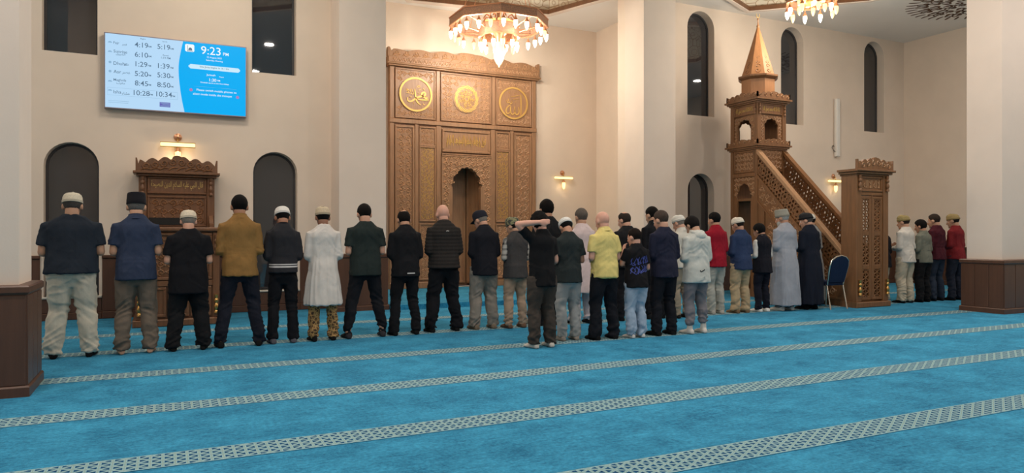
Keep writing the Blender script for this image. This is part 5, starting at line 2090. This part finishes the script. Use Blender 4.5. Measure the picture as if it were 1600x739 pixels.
P_(6.24, 8.88, 1.63, 'balding man in black t-shirt behind the boy with the blue print', FR, wide=1.12, stance=.13, top='tee', tc=(30, 30, 32), lc=BLACK, hair='thin', hc=(58, 48, 42), bow=18, turn=-20, skin=(205, 152, 125), feet='shoe', fc=(20, 20, 20))
g18 = P_(5.30, 7.34, 1.37, 'boy in black t-shirt with blue graffiti print and light blue jeans', SR, wide=1.04, stance=.10, top='tee', tc=(24, 23, 26), hem=.80, lc=(168, 186, 206), lk='denim', bag=1.15, hair='short', hc=(34, 24, 20), bow=12, turn=-18, arms='chin', fc=(210, 204, 198), skin=(214, 160, 132))
P_(5.76, 7.38, 1.60, 'man in navy sweater and black trousers with greying brown hair', SR, wide=1.04, belly=1.08, stance=.13, top='sweater', tc=(34, 36, 54), hem=.80, lc=(26, 26, 32), bag=1.08, hair='short', hc=(84, 70, 62), bow=18, turn=-14, feet='shoe', fc=(16, 16, 18), skin=(205, 152, 128))
P_(6.76, 8.90, 1.72, 'dark-haired man in black top just behind the man in the navy sweater', FR, wide=1.0, stance=.13, top='shirt', tc=(24, 24, 28), lc=BLACK, hair='short', hc=(22, 18, 16), bow=16, turn=-10, feet='shoe', fc=(20, 20, 20))
P_(7.20, 8.78, 1.59, 'man in white cap and white shirt behind the one in the pale hoodie', FR, wide=.94, stance=.11, top='shirt', tc=(206, 200, 188), lc=(150, 136, 118), hair='short', hc=(150, 140, 130), cap='kufi', cc=(222, 218, 208), bow=22, turn=-15, skin=(205, 152, 128), feet='shoe', fc=(30, 26, 24))
g22 = P_(6.24, 7.32, 1.545, 'person in pale cream hoodie with a small tick mark, grey joggers and white socks', SR, wide=1.04, stance=.125, top='hoodie', tc=(200, 200, 192), hem=.74, lc=(124, 120, 124), legs='jogger', lhem=.14, bag=1.05, hair='thick', hc=(28, 24, 22), bow=34, turn=-8, feet='long_sock', fc=(214, 206, 196))
P_(8.05, 8.97, 1.66, 'man in bright red fleece and pale washed jeans', FR, wide=.98, stance=.10, top='sweater', tc=(146, 22, 40), hem=.80, lc=(172, 170, 160), lk='denim', bag=1.05, hair='short', hc=(20, 17, 16), bow=8, turn=-10, collar=(146, 22, 40), feet='shoe', fc=(170, 164, 156), skin=(190, 140, 112))
P_(8.53, 8.91, 1.57, 'man in blue sweater with cream cap and khaki trousers', FR, wide=1.04, belly=1.1, stance=.12, top='sweater', tc=(44, 58, 88), hem=.78, lc=(176, 154, 122), bag=1.12, hair='short', hc=(40, 34, 30), cap='kufi', cc=(222, 214, 198), bow=20, turn=-12, skin=(185, 135, 108), feet='shoe', fc=(120, 96, 72))
P_(8.98, 8.88, 1.47, 'boy in black vest with white sleeves and white shoes', FR, wide=.92, stance=.10, top='vest', tc=(24, 24, 32), over=((214, 208, 200), 'cloth'), hem=.76, lc=(24, 25, 36), bag=1.0, hair='thick', hc=(20, 17, 16), bow=26, turn=-12, feet='shoe', fc=(222, 218, 212), skin=(185, 135, 108))
P_(9.48, 8.865, 1.71, 'bearded man in long pale grey robe with grey cap', FR, wide=1.05, belly=1.1, stance=.12, top='thobe', tc=(158, 160, 168), lc=(120, 120, 124), hair='short', hc=(190, 186, 180), cap='tall', cc=(150, 146, 134), beard=(205, 200, 192), bow=14, turn=-22, feet='shoe', fc=(214, 208, 200), skin=(185, 135, 108))
P_(10.03, 8.84, 1.66, 'man in long black robe with black cap beside the chair', FR, wide=.98, belly=1.1, stance=.11, top='thobe', tc=(26, 30, 42), lc=BLACK, hair='short', hc=(90, 84, 80), cap='kufi', cc=(24, 24, 28), bow=16, turn=-30, feet='shoe', fc=(20, 20, 20), skin=(200, 150, 125))
P_(10.66, 9.34, 1.68, 'man in white cap and grey robe half hidden behind the black robe', FR, wide=.96, stance=.10, top='thobe', tc=(150, 148, 144), lc=(120, 116, 110), hair='short', hc=(40, 36, 32), cap='kufi', cc=(222, 216, 204), bow=14, turn=-8, feet='shoe', fc=(60, 56, 52))
P_(12.16, 9.02, 1.52, 'person in black jacket mostly hidden behind the minbar portal', RR, wide=.98, stance=.11, top='jacket', tc=(24, 24, 30), hem=.76, lc=(188, 178, 158), bag=1.1, hair='short', hc=(30, 26, 24), bow=20, feet='bare')
P_(12.58, 8.84, 1.66, 'man in white sweater and cream trousers with olive cap', RR, wide=.98, stance=.12, top='sweater', tc=(206, 200, 190), hem=.80, lc=(190, 178, 156), bag=1.18, hair='short', hc=(60, 50, 44), cap='kufi', cc=(150, 134, 88), bow=12, turn=-14)
P_(13.04, 8.80, 1.57, 'man in grey-green sweater and black trousers with thick dark hair', RR, wide=.92, stance=.11, top='sweater', tc=(112, 114, 102), hem=.82, lc=(20, 20, 22), bag=1.15, hair='thick', hc=(22, 18, 16), bow=18, turn=-16, skin=(190, 140, 112))
P_(13.51, 8.85, 1.70, 'man in dark maroon sweater and dark jeans with short brown hair', RR, wide=.98, stance=.12, top='sweater', tc=(72, 26, 36), hem=.82, lc=(44, 52, 66), lk='denim', bag=1.05, hair='short', hc=(60, 50, 44), bow=14, turn=-16)
P_(13.98, 8.77, 1.70, 'man in red sweater and jeans with olive cap next to the pillar', RR, wide=.94, stance=.12, top='sweater', tc=(124, 36, 40), hem=.82, lc=(38, 42, 54), lk='denim', bag=1.05, hair='short', hc=(40, 34, 30), cap='kufi', cc=(158, 138, 92), bow=14, turn=-16)
settle()

# prints on garments
rp = random.Random(4)
sg = g18[2]
gr = []
for row in range(2):
    for q in range(6):
        cx_, cz_ = (-.125 + q * .05) * sg, (1.20 - row * .14 + q * .009) * sg
        gr.append((.010 * sg, [(cx_ + rp.uniform(-.02, .02), cz_ + .06 * sg), (cx_ + rp.uniform(-.03, .03), cz_ + .01), (cx_ + rp.uniform(-.02, .03), cz_ - .05 * sg), (cx_ + .035, cz_ - .02)]))
        gr.append((.008 * sg, [(cx_ - .03, cz_ - .03), (cx_, cz_ + rp.uniform(-.02, .05)), (cx_ + .03, cz_ + rp.uniform(-.05, .03))]))
print_on(g18[0], g18[1], 'graffiti_print', gr, plain('blue_print_ink', (62, 74, 150), .7))
sh = g22[2]
print_on(g22[0], g22[1], 'tick_mark', [(.012, [(-.065 * sh, .925 * sh), (-.05 * sh, .905 * sh), (-.02 * sh, .915 * sh), (.02 * sh, .935 * sh)])], plain('black_print', (30, 30, 32), .7))
s8 = PPL[7][2]
print_on(PPL[7][0], PPL[7][1], 'reflective_strip', [(.014, [(-.02 * s8, .855 * s8), (.03 * s8, .855 * s8), (.09 * s8, .855 * s8)])], plain('reflective_grey', (190, 188, 186), .4))
s9 = PPL[8][2]
print_on(PPL[8][0], PPL[8][1], 'jacket_logo', [(.010, [(-.02 * s9, 1.36 * s9), (.0, 1.366 * s9), (.02 * s9, 1.36 * s9)])], plain('pale_embroidery', (180, 176, 172), .6))
for po, _, _ in PPL:
    del po['_s']
